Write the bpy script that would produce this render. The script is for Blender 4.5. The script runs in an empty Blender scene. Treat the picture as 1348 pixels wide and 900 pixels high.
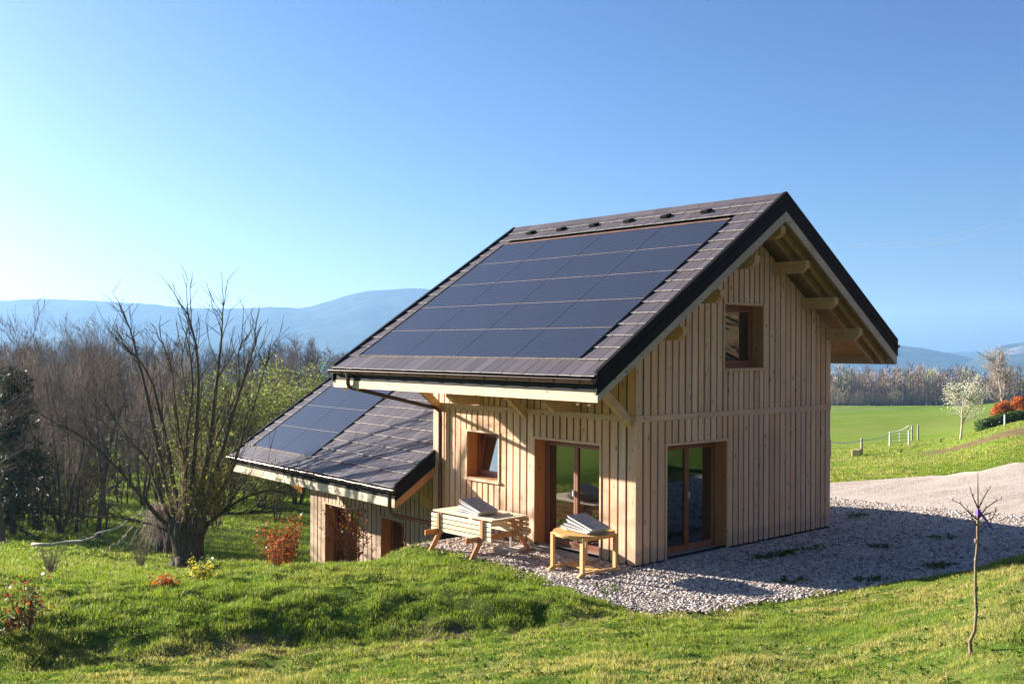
import bpy, bmesh, math, random
import numpy as np
from mathutils import Vector, Matrix
R = math.radians
rnd = random.Random(7)
sc = bpy.context.scene
col = sc.collection

# ------------------------------------------------------------------ measured camera
CAM = np.array([-14.062, -12.543, 4.060])
YAW, PITCH, ROLL = -0.7207, 0.0017, 0.0045
FW = np.array([0.65987, 0.75137])           # ground direction the camera faces
RT = np.array([0.75137, -0.65987])


def ab(x, y):
    dx, dy = x - CAM[0], y - CAM[1]
    return dx * RT[0] + dy * RT[1], dx * FW[0] + dy * FW[1]


def xy(a, b):
    return CAM[0] + a * RT[0] + b * FW[0], CAM[1] + a * RT[1] + b * FW[1]


# ------------------------------------------------------------------ object helpers
def tag(o, label=None, cat=None, group=None, kind=None):
    if label: o['label'] = label
    if cat: o['category'] = cat
    if group: o['group'] = group
    if kind: o['kind'] = kind
    return o


def empty(name, loc=(0, 0, 0), rz=0.0, label=None, cat=None, group=None):
    o = bpy.data.objects.new(name, None)
    o.location = loc
    o.rotation_euler = (0, 0, rz)
    o.empty_display_size = .2
    col.objects.link(o)
    return tag(o, label, cat, group)


class MB:
    cur = 0

    def __init__(s):
        s.v, s.f, s.a, s.mi = [], [], [], []

    def add(s, vs, fs, var=None):
        if var is None: var = rnd.random()
        n = len(s.v)
        s.v += [tuple(p) for p in vs]
        s.a += [var] * len(vs)
        s.f += [tuple(i + n for i in f) for f in fs]
        s.mi += [s.cur] * len(fs)

    def hexa(s, p, var=None):       # p: 8 points, bottom 4 then top 4
        s.add(p, [(0, 3, 2, 1), (4, 5, 6, 7), (0, 1, 5, 4), (1, 2, 6, 5), (2, 3, 7, 6), (3, 0, 4, 7)], var)

    def box(s, x0, x1, y0, y1, z0, z1, M=None, var=None):
        p = [(x0, y0, z0), (x1, y0, z0), (x1, y1, z0), (x0, y1, z0), (x0, y0, z1), (x1, y0, z1), (x1, y1, z1), (x0, y1, z1)]
        if M is not None: p = [M(q) if callable(M) else tuple(M @ Vector(q)) for q in p]
        s.hexa(p, var)

    def prism(s, poly, y0, y1, var=None, M=None):   # poly in (x,z) extruded along y
        n = len(poly)
        p = [(x, y0, z) for x, z in poly] + [(x, y1, z) for x, z in poly]
        if M is not None: p = [M(q) for q in p]
        s.add(p, [tuple(range(n)), tuple(range(2 * n - 1, n - 1, -1))] + [(i, i + n, (i + 1) % n + n, (i + 1) % n) for i in range(n)], var)

    def bar(s, A, B, w, h, up=(0, 0, 1), var=None):  # rectangular bar from A to B
        A, B = Vector(A), Vector(B)
        d = (B - A).normalized()
        r = d.cross(Vector(up)).normalized()
        u = r.cross(d)
        p = []
        for q in (A, B):
            p += [q - r * w / 2 - u * h / 2, q + r * w / 2 - u * h / 2, q + r * w / 2 + u * h / 2, q - r * w / 2 + u * h / 2]
        s.hexa([p[i] for i in range(8)], var)

    def tube(s, pts, rad, n=8, var=None, cap=True):
        pts = [Vector(p) for p in pts]
        if not hasattr(rad, '__len__'): rad = [rad] * len(pts)
        ref = None
        vs, fs = [], []
        for i, p in enumerate(pts):
            d = (pts[min(i + 1, len(pts) - 1)] - pts[max(i - 1, 0)]).normalized()
            if ref is None: ref = Vector((1, 0, 0)) if abs(d.x) < .8 else Vector((0, 1, 0))
            r = (ref - d * ref.dot(d)).normalized()
            ref = r
            u = d.cross(r)
            for k in range(n):
                t = 2 * math.pi * k / n
                vs.append(p + (r * math.cos(t) + u * math.sin(t)) * rad[i])
        for i in range(len(pts) - 1):
            for k in range(n):
                a, b = i * n + k, i * n + (k + 1) % n
                fs.append((a, b, b + n, a + n))
        if cap:
            fs.append(tuple(range(n - 1, -1, -1)))
            fs.append(tuple(range((len(pts) - 1) * n, len(pts) * n)))
        s.add(vs, fs, var)

    def build(s, name, mat, parent=None, smooth=False, bevel=0, recalc=True):
        m = bpy.data.meshes.new(name)
        m.from_pydata(s.v, [], s.f)
        at = m.attributes.new('var', 'FLOAT', 'POINT')
        at.data.foreach_set('value', s.a)
        if recalc:
            b = bmesh.new(); b.from_mesh(m)
            bmesh.ops.recalc_face_normals(b, faces=b.faces)
            b.to_mesh(m); b.free()
        if smooth: m.polygons.foreach_set('use_smooth', [True] * len(m.polygons))
        for q in (mat if isinstance(mat, (list, tuple)) else [mat]): m.materials.append(q)
        if any(s.mi): m.polygons.foreach_set('material_index', s.mi)
        o = bpy.data.objects.new(name, m)
        col.objects.link(o)
        if parent: o.parent = parent
        if bevel:
            md = o.modifiers.new('bevel', 'BEVEL'); md.width = bevel; md.segments = 2; md.limit_method = 'ANGLE'
        return o


def np_mesh(name, V, F, mat, parent=None, var=None, smooth=False, colr=None):
    """V (n,3), F (m,k) arrays -> object"""
    m = bpy.data.meshes.new(name)
    k = F.shape[1]
    m.vertices.add(len(V)); m.vertices.foreach_set('co', np.ascontiguousarray(V, np.float32).ravel())
    m.loops.add(F.size); m.loops.foreach_set('vertex_index', np.ascontiguousarray(F, np.int32).ravel())
    m.polygons.add(len(F))
    m.polygons.foreach_set('loop_start', np.arange(0, F.size, k, dtype=np.int32))
    try: m.polygons.foreach_set('loop_total', np.full(len(F), k, np.int32))
    except Exception: pass
    if smooth: m.polygons.foreach_set('use_smooth', np.ones(len(F), bool))
    if var is not None:
        at = m.attributes.new('var', 'FLOAT', 'POINT'); at.data.foreach_set('value', np.asarray(var, np.float32))
    if colr is not None:
        at = m.attributes.new('tint', 'FLOAT_COLOR', 'POINT')
        c4 = np.ones((len(V), 4), np.float32); c4[:, :3] = colr
        at.data.foreach_set('color', c4.ravel())
    m.update(calc_edges=True)
    m.validate()
    if mat: m.materials.append(mat)
    o = bpy.data.objects.new(name, m)
    col.objects.link(o)
    if parent: o.parent = parent
    return o


def copy_thing(root, loc, rz=0.0, scale=1.0, label=None, group=None):
    r = root.copy(); col.objects.link(r)
    r.location = loc; r.rotation_euler = (0, 0, rz)
    r.scale = (scale, scale, scale) if not hasattr(scale, '__len__') else scale
    if label: r['label'] = label
    if group: r['group'] = group
    for ch in root.children:
        c = ch.copy(); col.objects.link(c); c.parent = r
        for g in ch.children:
            d = g.copy(); col.objects.link(d); d.parent = c
    return r


# ------------------------------------------------------------------ noise
def vnoise(x, y, seed=0):
    x = np.asarray(x, float); y = np.asarray(y, float)
    xi, yi = np.floor(x).astype(np.int64), np.floor(y).astype(np.int64)
    fx, fy = x - xi, y - yi
    fx, fy = fx * fx * (3 - 2 * fx), fy * fy * (3 - 2 * fy)

    def h(i, j):
        n = (i * 374761393 + j * 668265263 + seed * 1442695) & 0x7fffffff
        n = ((n ^ (n >> 13)) * 1274126177) & 0x7fffffff
        return ((n ^ (n >> 16)) & 0xffff) / 65535.0
    return (h(xi, yi) * (1 - fx) + h(xi + 1, yi) * fx) * (1 - fy) + (h(xi, yi + 1) * (1 - fx) + h(xi + 1, yi + 1) * fx) * fy


def fbm(x, y, o=4, seed=0):
    s, a, t = 0, 1, 0
    for k in range(o):
        s = s + a * vnoise(x * 2 ** k, y * 2 ** k, seed + k * 17); t += a; a *= .5
    return s / t


# ------------------------------------------------------------------ terrain height
# profiles along lines of sight from the slope the photographer stands on
def prof(m, D0, near, rest):
    z0 = m * D0
    pts = [(-260, z0 + 46), (-90, z0 + 21), (-40, z0 + 8.5), (-14, z0 + 2.3)] + [(b, m * (D0 - b)) for b in (0, 4, near - .4)] + rest
    return np.array([p[0] for p in pts], float), np.array([p[1] for p in pts], float)


FARL = [(90, -6.5), (140, -8), (220, -5.5), (320, -4), (450, -14), (700, -40), (1100, -55), (6000, -60)]
FARC = [(90, -6), (150, -8), (300, -12), (600, -40), (1100, -58), (6000, -60)]
FARR = [(250, -11), (370, -16), (600, -36), (1100, -57), (6000, -60)]
COLS = [
    (-500, prof(.17, 13.5, 11.9, [(11.9, .20), (12.8, .36), (13.7, .45), (15, .38), (17, .2), (20, -.35), (25, -1.2), (30, -2.0), (35, -2.7), (45, -3.6), (60, -4.6)] + FARL)),
    (0, prof(.17, 13.5, 11.9, [(11.9, .20), (12.8, .36), (13.7, .45), (15, .38), (17, .2), (20, -.35), (25, -1.2), (30, -2.0), (35, -2.7), (45, -3.4), (60, -4.4)] + FARL)),
    (200, prof(.17, 13.5, 12.8, [(12.8, .06), (13.7, .30), (14.7, .38), (16, .27), (18, -.1), (20, -.5), (25, -1.45), (30, -2.32), (35, -2.85), (45, -3.5), (55, -3.9), (70, -4.6)] + FARL)),
    (400, prof(.17, 13.5, 13.9, [(13.9, -.10), (14.9, .20), (15.8, .31), (17, .24), (19, .0), (20, -.35), (23, -1.3), (26, -1.9), (29.5, -2.3), (35, -2.9), (45, -3.6), (55, -4.2), (70, -5)] + FARL)),
    (600, prof(.17, 14.5, 14.1, [(14.1, .0), (15.0, .20), (15.8, .28), (17, .18), (18.5, .05), (20, -.03), (22, -.3), (25, -1.1), (29, -2.3), (40, -3.2), (70, -5)] + FARC)),
    (720, prof(.17, 15.0, 14.6, [(14.6, .04), (15.1, .2), (15.8, .25), (16.8, .08), (17.5, 0), (30, -.1), (45, -1.5), (70, -4)] + FARC)),
    (850, prof(.165, 15.6, 15.5, [(15.5, .0), (26, -.05), (40, -1.0), (70, -3.5)] + FARC)),
    (1100, prof(.14, 16.9, 16.9, [(16.9, .0), (23, -.03), (28, -.25), (33, -.32), (40, -.8), (50, -1.6), (76, -3.5), (100, -4.7), (150, -7)] + FARR)),
    (1225, prof(.127, 19.3, 16.3, [(16.3, .37), (17.2, .16), (18.3, .0), (23, -.06), (28, -.22), (34, -.28), (42, -.7), (55, -1.6), (76, -2.9), (100, -4.4), (150, -6.6)] + FARR)),
    (1348, prof(.099, 24.8, 15.7, [(15.7, .90), (16.6, .62), (18.4, .03), (19.9, .0), (23, -.08), (28, -.2), (35.5, -.12), (45, -.05), (55, -.1), (76, -1.2), (100, -2.5), (150, -5.4)] + FARR)),
    (1900, prof(.09, 27., 15.2, [(15.2, 1.06), (17, .75), (19.5, .08), (22., .0), (28, -.1), (36, .1), (55, 1.0), (76, .8), (100, 0), (150, -3)] + FARR)),
]
US = np.array([(c[0] - 674) / 1335.3 for c in COLS])


def smooth(x, e0, e1):
    t = np.clip((x - e0) / (e1 - e0), 0, 1)
    return t * t * (3 - 2 * t)


def H0(a, b):
    a = np.asarray(a, float); b = np.asarray(b, float)
    u = np.clip(a / np.maximum(b, 5.0), US[0], US[-1] - 1e-6)
    Z = np.stack([np.interp(b, c[1][0], c[1][1]) for c in COLS])
    i = np.clip(np.searchsorted(US, u, side='right') - 1, 0, len(US) - 2)
    t = (u - US[i]) / (US[i + 1] - US[i])
    t = np.clip(t, 0, 1)
    t = t * .6 + .4 * t * t * (3 - 2 * t)
    idx = np.arange(u.size).reshape(u.shape)
    Zf = Z.reshape(len(COLS), -1)
    z0 = Zf[i.ravel(), idx.ravel()].reshape(u.shape)
    z1 = Zf[(i + 1).ravel(), idx.ravel()].reshape(u.shape)
    return z0 * (1 - t) + z1 * t


GRAVEL = np.array([(-1.2, 4.9), (-1.7, 4.2), (-1.75, 3.4), (-1.75, 2.2), (-1.85, 1.0), (-2.1, -.25), (-2.32, -1.3), (-2.2, -2.2), (-1.6, -2.7), (-.4, -3.0), (.85, -3.3), (2.0, -4.0), (4.0, -5.0), (8, -6.2), (14, -8), (20, -10.5), (34, -16),
                   (48, -14), (40, -1), (26, 3.3), (21.5, 4.25), (18, 5.2), (16, 5.8), (14, 7.5), (12.5, 12), (9, 14), (6, 11), (1, 7.5), (.2, 6.6), (-.4, 6.2)])


def inpoly(x, y, P):
    x = np.asarray(x); y = np.asarray(y)
    c = np.zeros(x.shape, bool)
    j = len(P) - 1
    for i in range(len(P)):
        xi, yi = P[i]; xj, yj = P[j]
        m = ((yi > y) != (yj > y)) & (x < (xj - xi) * (y - yi) / (yj - yi + 1e-12) + xi)
        c ^= m; j = i
    return c


def polydist(x, y, P):
    d = np.full(np.shape(x), 1e9)
    for i in range(len(P)):
        p, q = P[i], P[(i + 1) % len(P)]
        e = q - p
        t = np.clip(((x - p[0]) * e[0] + (y - p[1]) * e[1]) / (e @ e), 0, 1)
        d = np.minimum(d, np.hypot(x - p[0] - t * e[0], y - p[1] - t * e[1]))
    return d


def gravel_sd(x, y):        # positive inside
    d = polydist(x, y, GRAVEL)
    return np.where(inpoly(x, y, GRAVEL), d, -d)


def HW(x, y, lumps=True):
    x = np.asarray(x, float); y = np.asarray(y, float)
    a, b = ab(x, y)
    # soften the kinks of the profiles with a small local average
    z = H0(a, b) * .4 + .15 * (H0(a, b - .25) + H0(a, b + .25) + H0(a - .35, b) + H0(a + .35, b))
    # level terrace round the house
    dx = np.maximum(np.maximum(-1.7 - x, x - 10), 0); dy = np.maximum(np.maximum(-3.0 - y, y - 4.3), 0)
    w = 1 - smooth(np.hypot(dx, dy), 0, 1.1)
    z = z * (1 - w)
    if lumps:
        g = smooth(-gravel_sd(x, y), 0.0, 1.2)
        near = 1 - smooth(b, 60, 140)
        l = (fbm(x * 1.1, y * 1.1, 3, 3) - .5) * .09 + (fbm(x * 4.0, y * 4.0, 2, 9) - .5) * .09
        bank = np.exp(-((z - .15) / .25) ** 2) * smooth(b, 11, 12.5) * (1 - smooth(b, 17, 19))
        z = z + l * g * near * (1 + .7 * bank) + g * smooth(b, 30, 60) * (1 - smooth(b, 600, 900)) * (fbm(x * .05, y * .05, 3, 5) - .5) * .8
        z = z + (fbm(x * .016 + 3, y * .016, 2, 15) - .5) * 5.0 * smooth(b, 80, 150) * (1 - smooth(b, 260, 330)) * smooth(a / np.maximum(b, 1), .2, .3)
        rr = np.where(b > 1, a / np.maximum(b, 1), 9)
        z = z + 24 * smooth(a, 32, 130) * smooth(rr, .8, 1.5)
        z = z + g * smooth(b, 900, 1500) * (fbm(x * .003, y * .003, 3, 6) - .5) * 14
    return z


def zat(x, y):
    return float(HW(np.array([x]), np.array([y]))[0])


# ------------------------------------------------------------------ materials
class NT:
    def __init__(s, name, rough=.7):
        s.m = bpy.data.materials.new(name); s.m.use_nodes = True
        s.t = s.m.node_tree; s.n = s.t.nodes; s.l = s.t.links
        s.b = s.n['Principled BSDF']; s.b.inputs['Roughness'].default_value = rough
        s.b.inputs['Specular IOR Level'].default_value = .5 if rough < .5 else .25 if rough < .85 else 0.0
        s.out = s.n['Material Output']

    def new(s, ty, **kw):
        n = s.n.new(ty)
        for k, v in kw.items():
            if k in n.inputs: 
                n.inputs[k].default_value = v
            else: setattr(n, k, v)
        return n

    def co(s, kind='Object', scale=(1, 1, 1)):
        t = s.new('ShaderNodeTexCoord'); mp = s.new('ShaderNodeMapping')
        mp.inputs['Scale'].default_value = scale
        s.l.new(t.outputs[kind], mp.inputs[0])
        return mp.outputs[0]

    def pos(s, scale=(1, 1, 1)):
        g = s.new('ShaderNodeNewGeometry'); mp = s.new('ShaderNodeMapping')
        mp.inputs['Scale'].default_value = scale
        s.l.new(g.outputs['Position'], mp.inputs[0])
        return mp.outputs[0]

    def noise(s, vec, scale, detail=4, rough=.55, dist=0):
        n = s.new('ShaderNodeTexNoise'); n.inputs['Scale'].default_value = scale
        n.inputs['Detail'].default_value = detail; n.inputs['Roughness'].default_value = rough; n.inputs['Distortion'].default_value = dist
        s.l.new(vec, n.inputs['Vector'])
        return n.outputs[0]

    def ramp(s, fac, stops, interp='LINEAR'):
        r = s.new('ShaderNodeValToRGB'); cr = r.color_ramp; cr.interpolation = interp
        while len(cr.elements) < len(stops): cr.elements.new(.5)
        for e, (p, c) in zip(cr.elements, stops):
            e.position = p; e.color = (*c, 1) if len(c) == 3 else c
        s.l.new(fac, r.inputs[0])
        return r.outputs[0]

    def mix(s, fac, a, b, mode='MIX'):
        n = s.new('ShaderNodeMix'); n.data_type = 'RGBA'; n.blend_type = mode
        for sock, v in ((0, fac), (6, a), (7, b)):
            if isinstance(v, (int, float)): n.inputs[sock].default_value = v
            elif isinstance(v, tuple): n.inputs[sock].default_value = (*v, 1)
            else: s.l.new(v, n.inputs[sock])
        return n.outputs[2]

    def math(s, op, a, b=0.0, c=None):
        n = s.new('ShaderNodeMath'); n.operation = op
        for i, v in enumerate((a, b) if c is None else (a, b, c)):
            if isinstance(v, (int, float)): n.inputs[i].default_value = v
            else: s.l.new(v, n.inputs[i])
        return n.outputs[0]

    def attr(s, name='var', out='Fac'):
        n = s.new('ShaderNodeAttribute'); n.attribute_name = name
        return n.outputs[out]

    def color(s, c):
        if isinstance(c, tuple): s.b.inputs['Base Color'].default_value = (*c, 1)
        else: s.l.new(c, s.b.inputs['Base Color'])
        return s

    def bump(s, h, strength=.3, dist=.01):
        n = s.new('ShaderNodeBump'); n.inputs['Strength'].default_value = strength; n.inputs['Distance'].default_value = dist
        s.l.new(h, n.inputs['Height']); s.l.new(n.outputs[0], s.b.inputs['Normal'])
        return s


def wood_mat(name, c1, c2, axis=2, knots=True, rough=.75, greying=0.0, grain=1.0):
    t = NT(name, rough)
    sx = [14., 14., 14.]; sx[axis] = .9
    g = t.noise(t.pos(tuple(sx)), 1.6, 5, .6, .4)
    base = t.ramp(g, [(.3, c2), (.62, c1)])
    v = t.attr()
    val = t.new('ShaderNodeHueSaturation')
    mr = t.new('ShaderNodeMapRange'); mr.inputs['To Min'].default_value = .86; mr.inputs['To Max'].default_value = 1.10
    t.l.new(v, mr.inputs[0]); t.l.new(mr.outputs[0], val.inputs['Value'])
    sat = t.math('MULTIPLY_ADD', t.math('FRACT', t.math('MULTIPLY', v, 7.3)), .22, .90)
    t.l.new(sat, val.inputs['Saturation'])
    t.l.new(base, val.inputs['Color'])
    c = val.outputs[0]
    st = t.noise(t.pos((1.3, 1.3, .5)), 1.2, 4, .6)
    c = t.mix(t.ramp(st, [(.45, (0, 0, 0)), (.75, (.5, .5, .5))]), c, tuple(x * .72 for x in c2))
    if 'cladding' in name:      # rain splash and greying low on the boards
        g_ = t.new('ShaderNodeNewGeometry'); sx_ = t.new('ShaderNodeSeparateXYZ'); t.l.new(g_.outputs['Position'], sx_.inputs[0])
        hgt = t.math('ADD', sx_.outputs[2], t.math('MULTIPLY', t.noise(t.pos((5, 5, 1)), 1.5, 4), -.55))
        c = t.mix(t.ramp(hgt, [(.0, (.55, .55, .55)), (.12, (0, 0, 0))]), c, (.30, .235, .175))
        gry = t.ramp(t.noise(t.pos((2.2, 2.2, .25)), 1.4, 4, .6), [(.52, (0, 0, 0)), (.74, (.42, .42, .42))])
        c = t.mix(gry, c, (.42, .35, .28))
    if knots:
        vo = t.new('ShaderNodeTexVoronoi'); vo.inputs['Scale'].default_value = 1.0
        ks = [9., 9., 9.]; ks[axis] = 3.4
        t.l.new(t.pos(tuple(ks)), vo.inputs['Vector'])
        k = t.ramp(vo.outputs['Distance'], [(.09, (1, 1, 1)), (.21, (0, 0, 0))])
        sel = t.math('GREATER_THAN', t.noise(t.pos((9, 9, 3.4)), .9, 0), .50)
        c = t.mix(t.math('MULTIPLY', k, t.math('MULTIPLY', sel, .75)), c, (.10, .045, .02))
    t.color(c)
    t.bump(g, .35 * grain, .004)
    return t.m


M = {}
M['clad'] = wood_mat('cladding_wood', (.76, .495, .315), (.63, .385, .235))
M['cladh'] = wood_mat('cladding_wood_horizontal', (.74, .48, .31), (.61, .37, .23), axis=0)
M['cladside'] = wood_mat('belt_wood_side', (.74, .48, .31), (.61, .37, .23), axis=1)
M['back'] = wood_mat('groove_shade_wood', (.10, .055, .032), (.06, .034, .02), knots=False)  # backing darkened so the gaps between boards read as shade
M['reveal'] = wood_mat('reveal_bounce_wood', (.50, .25, .105), (.40, .185, .07))  # warm bounced sunlight is put into this orange wood colour
M['beamy'] = wood_mat('beam_wood_along', (.60, .40, .20), (.48, .29, .13), axis=1)
M['beamx'] = wood_mat('beam_wood_across', (.60, .40, .20), (.48, .29, .13), axis=0)
M['fascia'] = wood_mat('fascia_wood', (.78, .60, .40), (.68, .50, .31), axis=1)
M['barge'] = wood_mat('bargeboard_wood', (.50, .42, .34), (.40, .33, .26), axis=0)
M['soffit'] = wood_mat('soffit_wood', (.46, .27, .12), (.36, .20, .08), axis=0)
M['frame'] = wood_mat('window_frame_wood', (.27, .095, .04), (.20, .065, .03), knots=False, rough=.45)
M['teak'] = wood_mat('teak_wood', (.66, .40, .15), (.52, .29, .10), axis=0, knots=False)
M['pine'] = wood_mat('pine_wood', (.80, .66, .46), (.70, .54, .34), axis=1)
M['pineleg'] = wood_mat('pine_leg_wood', (.54, .25, .09), (.42, .18, .06), axis=2)


def flat(name, c, rough=.6, metal=0., nz=.12, nscale=8., bump=0.):
    t = NT(name, rough)
    n = t.noise(t.pos(), nscale, 4)
    t.color(t.mix(t.ramp(n, [(.3, (0, 0, 0)), (.7, (1, 1, 1))]), tuple(x * (1 - nz) for x in c), tuple(min(1, x * (1 + nz)) for x in c)))
    t.b.inputs['Metallic'].default_value = metal
    if bump: t.bump(n, bump, .01)
    return t.m


M['black'] = flat('black_metal', (.009, .0085, .008), .6, 0, .25)
M['black'].node_tree.nodes['Principled BSDF'].inputs['Specular IOR Level'].default_value = .08
M['gutter'] = flat('brown_gutter_metal', (.085, .05, .04), .32, .6, .2)
M['zinc'] = flat('grey_board', (.52, .52, .49), .5, 0, .06)
M['sill'] = flat('stone_sill', (.30, .29, .28), .7, 0, .2, 14)
M['concrete'] = flat('concrete', (.42, .40, .37), .85, 0, .15, 20)
M['galv'] = flat('galvanised_metal', (.62, .63, .64), .4, .5, .1)
M['tape'] = flat('white_tape', (.75, .75, .72), .6)
M['cutedge'] = flat('cut_edge', (.55, .52, .48), .7, 0, .4, 40)
M['post'] = flat('weathered_post', (.36, .31, .25), .8)
M['dark'] = flat('interior_dark', (.06, .045, .035), .9)
M['copper'] = flat('brown_flashing', (.20, .105, .07), .5, .3, .3, 5)
M['purple'] = flat('purple_ribbon', (.16, .06, .42), .5)
M['wire'] = flat('wire', (.20, .20, .21), .6)
M['insul'] = flat('black_boot', (.02, .02, .02), .5)

# roof tiles
t = NT('slate_tile', .5)
n = t.noise(t.pos(), 22, 5, .7)
v = t.attr()
base = t.ramp(v, [(0, (.088, .074, .082)), (.5, (.112, .096, .106)), (1, (.142, .124, .136))])
big = t.noise(t.pos(), .9, 4, .6)
base = t.mix(t.ramp(big, [(.4, (0, 0, 0)), (.75, (.45, .45, .45))]), base, (.16, .125, .11))
base = t.mix(1.0, base, (.80, .79, .80), 'MULTIPLY')
t.color(t.mix(t.ramp(n, [(.35, (.35, .35, .35)), (.7, (1, 1, 1))]), t.mix(1.0, base, (.70, .70, .74), 'MULTIPLY'), base))
t.bump(n, .3, .006)
M['tile'] = t.m

# sun glint along the tile lower edges, painted as a pale strip
M['tileglint'] = flat('slate_edge_glint', (.38, .34, .31), .6, 0, .35, 9)

M['slate'] = flat('spare_slate', (.33, .30, .31), .6, 0, .5, 26, .3)
# solar glass
t = NT('solar_glass', .22)
oc = t.co('Object')
sep = t.new('ShaderNodeSeparateXYZ'); t.l.new(oc, sep.inputs[0])
wob = t.noise(t.co('Object', (6, 1.0, 1)), 2.2, 2)
yy = t.math('ADD', sep.outputs[1], t.math('MULTIPLY', wob, .010))
ln = t.math('FRACT', t.math('MULTIPLY', yy, 1 / .0725))
lines = t.ramp(ln, [(0, (1, 1, 1)), (.12, (.9, .9, .9)), (.26, (0, 0, 0)), (.86, (0, 0, 0)), (.94, (1, 1, 1))])
cl = t.math('FRACT', t.math('MULTIPLY', sep.outputs[0], 1 / .215))
bars = t.ramp(cl, [(0, (.5, .5, .5)), (.03, (0, 0, 0)), (.97, (0, 0, 0)), (1, (.5, .5, .5))])
base = t.mix(t.ramp(t.noise(oc, 3.1, 3), [(.35, (0, 0, 0)), (.7, (1, 1, 1))]), (.005, .007, .018), (.009, .013, .034))
c = t.mix(lines, base, (.085, .088, .10))
c = t.mix(bars, c, (.02, .025, .05))
t.color(c)
t.b.inputs['IOR'].default_value = 1.6
t.bump(t.noise(t.co('Object', (7, 22, 1)), 1.0, 2), .28, .008)
t.b.inputs['Roughness'].default_value = .3; t.b.inputs['Specular IOR Level'].default_value = .35
M['solar'] = t.m
M['seam'] = flat('panel_seam', (.27, .22, .185), .6, 0, .5, 14)

# window glass
t = NT('window_glass', 0)
gl = t.new('ShaderNodeBsdfGlossy'); gl.inputs['Roughness'].default_value = .01
gl.inputs['Color'].default_value = (.92, .95, .93, 1)
tr = t.new('ShaderNodeBsdfTransparent'); tr.inputs['Color'].default_value = (.34, .36, .35, 1)
fr = t.new('ShaderNodeFresnel'); fr.inputs['IOR'].default_value = 2.8
mx = t.new('ShaderNodeMixShader')
t.l.new(fr.outputs[0], mx.inputs[0]); t.l.new(tr.outputs[0], mx.inputs[1]); t.l.new(gl.outputs[0], mx.inputs[2])
t.l.new(mx.outputs[0], t.out.inputs[0])
M['glass'] = t.m


# ground (grass soil)
def ground_mat():
    t = NT('meadow_ground', .95)
    p = t.pos()
    n1 = t.noise(p, .55, 5, .65); n2 = t.noise(p, 6, 5, .7); n3 = t.noise(p, .035, 3)
    g = t.ramp(n2, [(.25, (.030, .045, .010)), (.5, (.062, .105, .016)), (.75, (.11, .15, .028))])
    g = t.mix(t.ramp(n1, [(.52, (0, 0, 0)), (.72, (.55, .55, .55))]), g, (.145, .135, .05))
    # the far pasture: even fresh green
    cam = t.attr('far')
    far = t.ramp(t.noise(p, .25, 5, .6), [(.3, (.095, .165, .018)), (.7, (.165, .225, .032))])
    far = t.mix(t.ramp(n3, [(.42, (0, 0, 0)), (.6, (.6, .6, .6))]), far, (.175, .205, .055))
    c = t.mix(cam, g, far)
    soil = t.ramp(n2, [(.3, (.085, .050, .032)), (.7, (.20, .125, .085))])
    c = t.mix(t.math('MULTIPLY', t.attr('soil'), t.ramp(t.noise(p, 1.5, 4), [(.3, (.3, .3, .3)), (.55, (1, 1, 1))])), c, soil)
    t.color(c)
    t.bump(n2, .6, .05)
    return t.m


M['ground'] = ground_mat()

t = NT('gravel', .9)
p = t.pos()
vo = t.new('ShaderNodeTexVoronoi'); vo.inputs['Scale'].default_value = 24
t.l.new(p, vo.inputs['Vector'])
sp = t.new('ShaderNodeSeparateColor'); t.l.new(vo.outputs['Color'], sp.inputs[0])
c = t.ramp(sp.outputs[0], [(0, (.29, .225, .18)), (.3, (.43, .345, .285)), (.65, (.55, .46, .39)), (1, (.69, .61, .54))])
c = t.mix(t.ramp(vo.outputs['Distance'], [(.4, (0, 0, 0)), (.8, (.5, .5, .5))]), c, (.16, .12, .09))
c = t.mix(t.ramp(t.noise(p, .7, 4), [(.48, (0, 0, 0)), (.72, (.55, .55, .55))]), c, (.40, .32, .25))
c = t.mix(t.ramp(t.noise(t.pos((.25, 1.2, 1)), 1.1, 3), [(.45, (0, 0, 0)), (.65, (.35, .35, .35))]), c, (.66, .56, .47))
t.color(c); t.bump(t.math('SUBTRACT', 1.0, vo.outputs['Distance']), .6, .02)
M['gravel'] = t.m
t = NT('drive', .9)      # sandy packed drive further off
M['stone'] = NT('loose_stones', .85).color((.4, .3, .3)).m
t = NT('stone_mat', .85)
t.color(t.ramp(t.attr(), [(0, (.13, .10, .085)), (.25, (.28, .23, .20)), (.6, (.44, .375, .33)), (.9, (.60, .53, .48)), (1, (.74, .69, .64))]))
M['stone'] = t.m


def leafmat(name, use_tint=True, c=(.1, .2, .03), trans=.35, rough=.5):
    t = NT(name, rough)
    src = t.attr('tint', 'Color') if use_tint else None
    if not use_tint:
        hv = t.ramp(t.attr(), [(0, tuple(x * .55 for x in c)), (.6, c), (1, tuple(min(1, x * 1.45) for x in c))])
        src = hv
    t.color(src)
    t.b.inputs['Specular IOR Level'].default_value = .08
    tl = t.new('ShaderNodeBsdfTranslucent')
    bright = t.mix(1.0, src, (1.0, 1.0, .75), 'MULTIPLY')
    t.l.new(bright, tl.inputs['Color'])
    mx = t.new('ShaderNodeMixShader'); mx.inputs[0].default_value = trans
    t.l.new(t.b.outputs[0], mx.inputs[1]); t.l.new(tl.outputs[0], mx.inputs[2]); t.l.new(mx.outputs[0], t.out.inputs[0])
    return t.m


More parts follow.
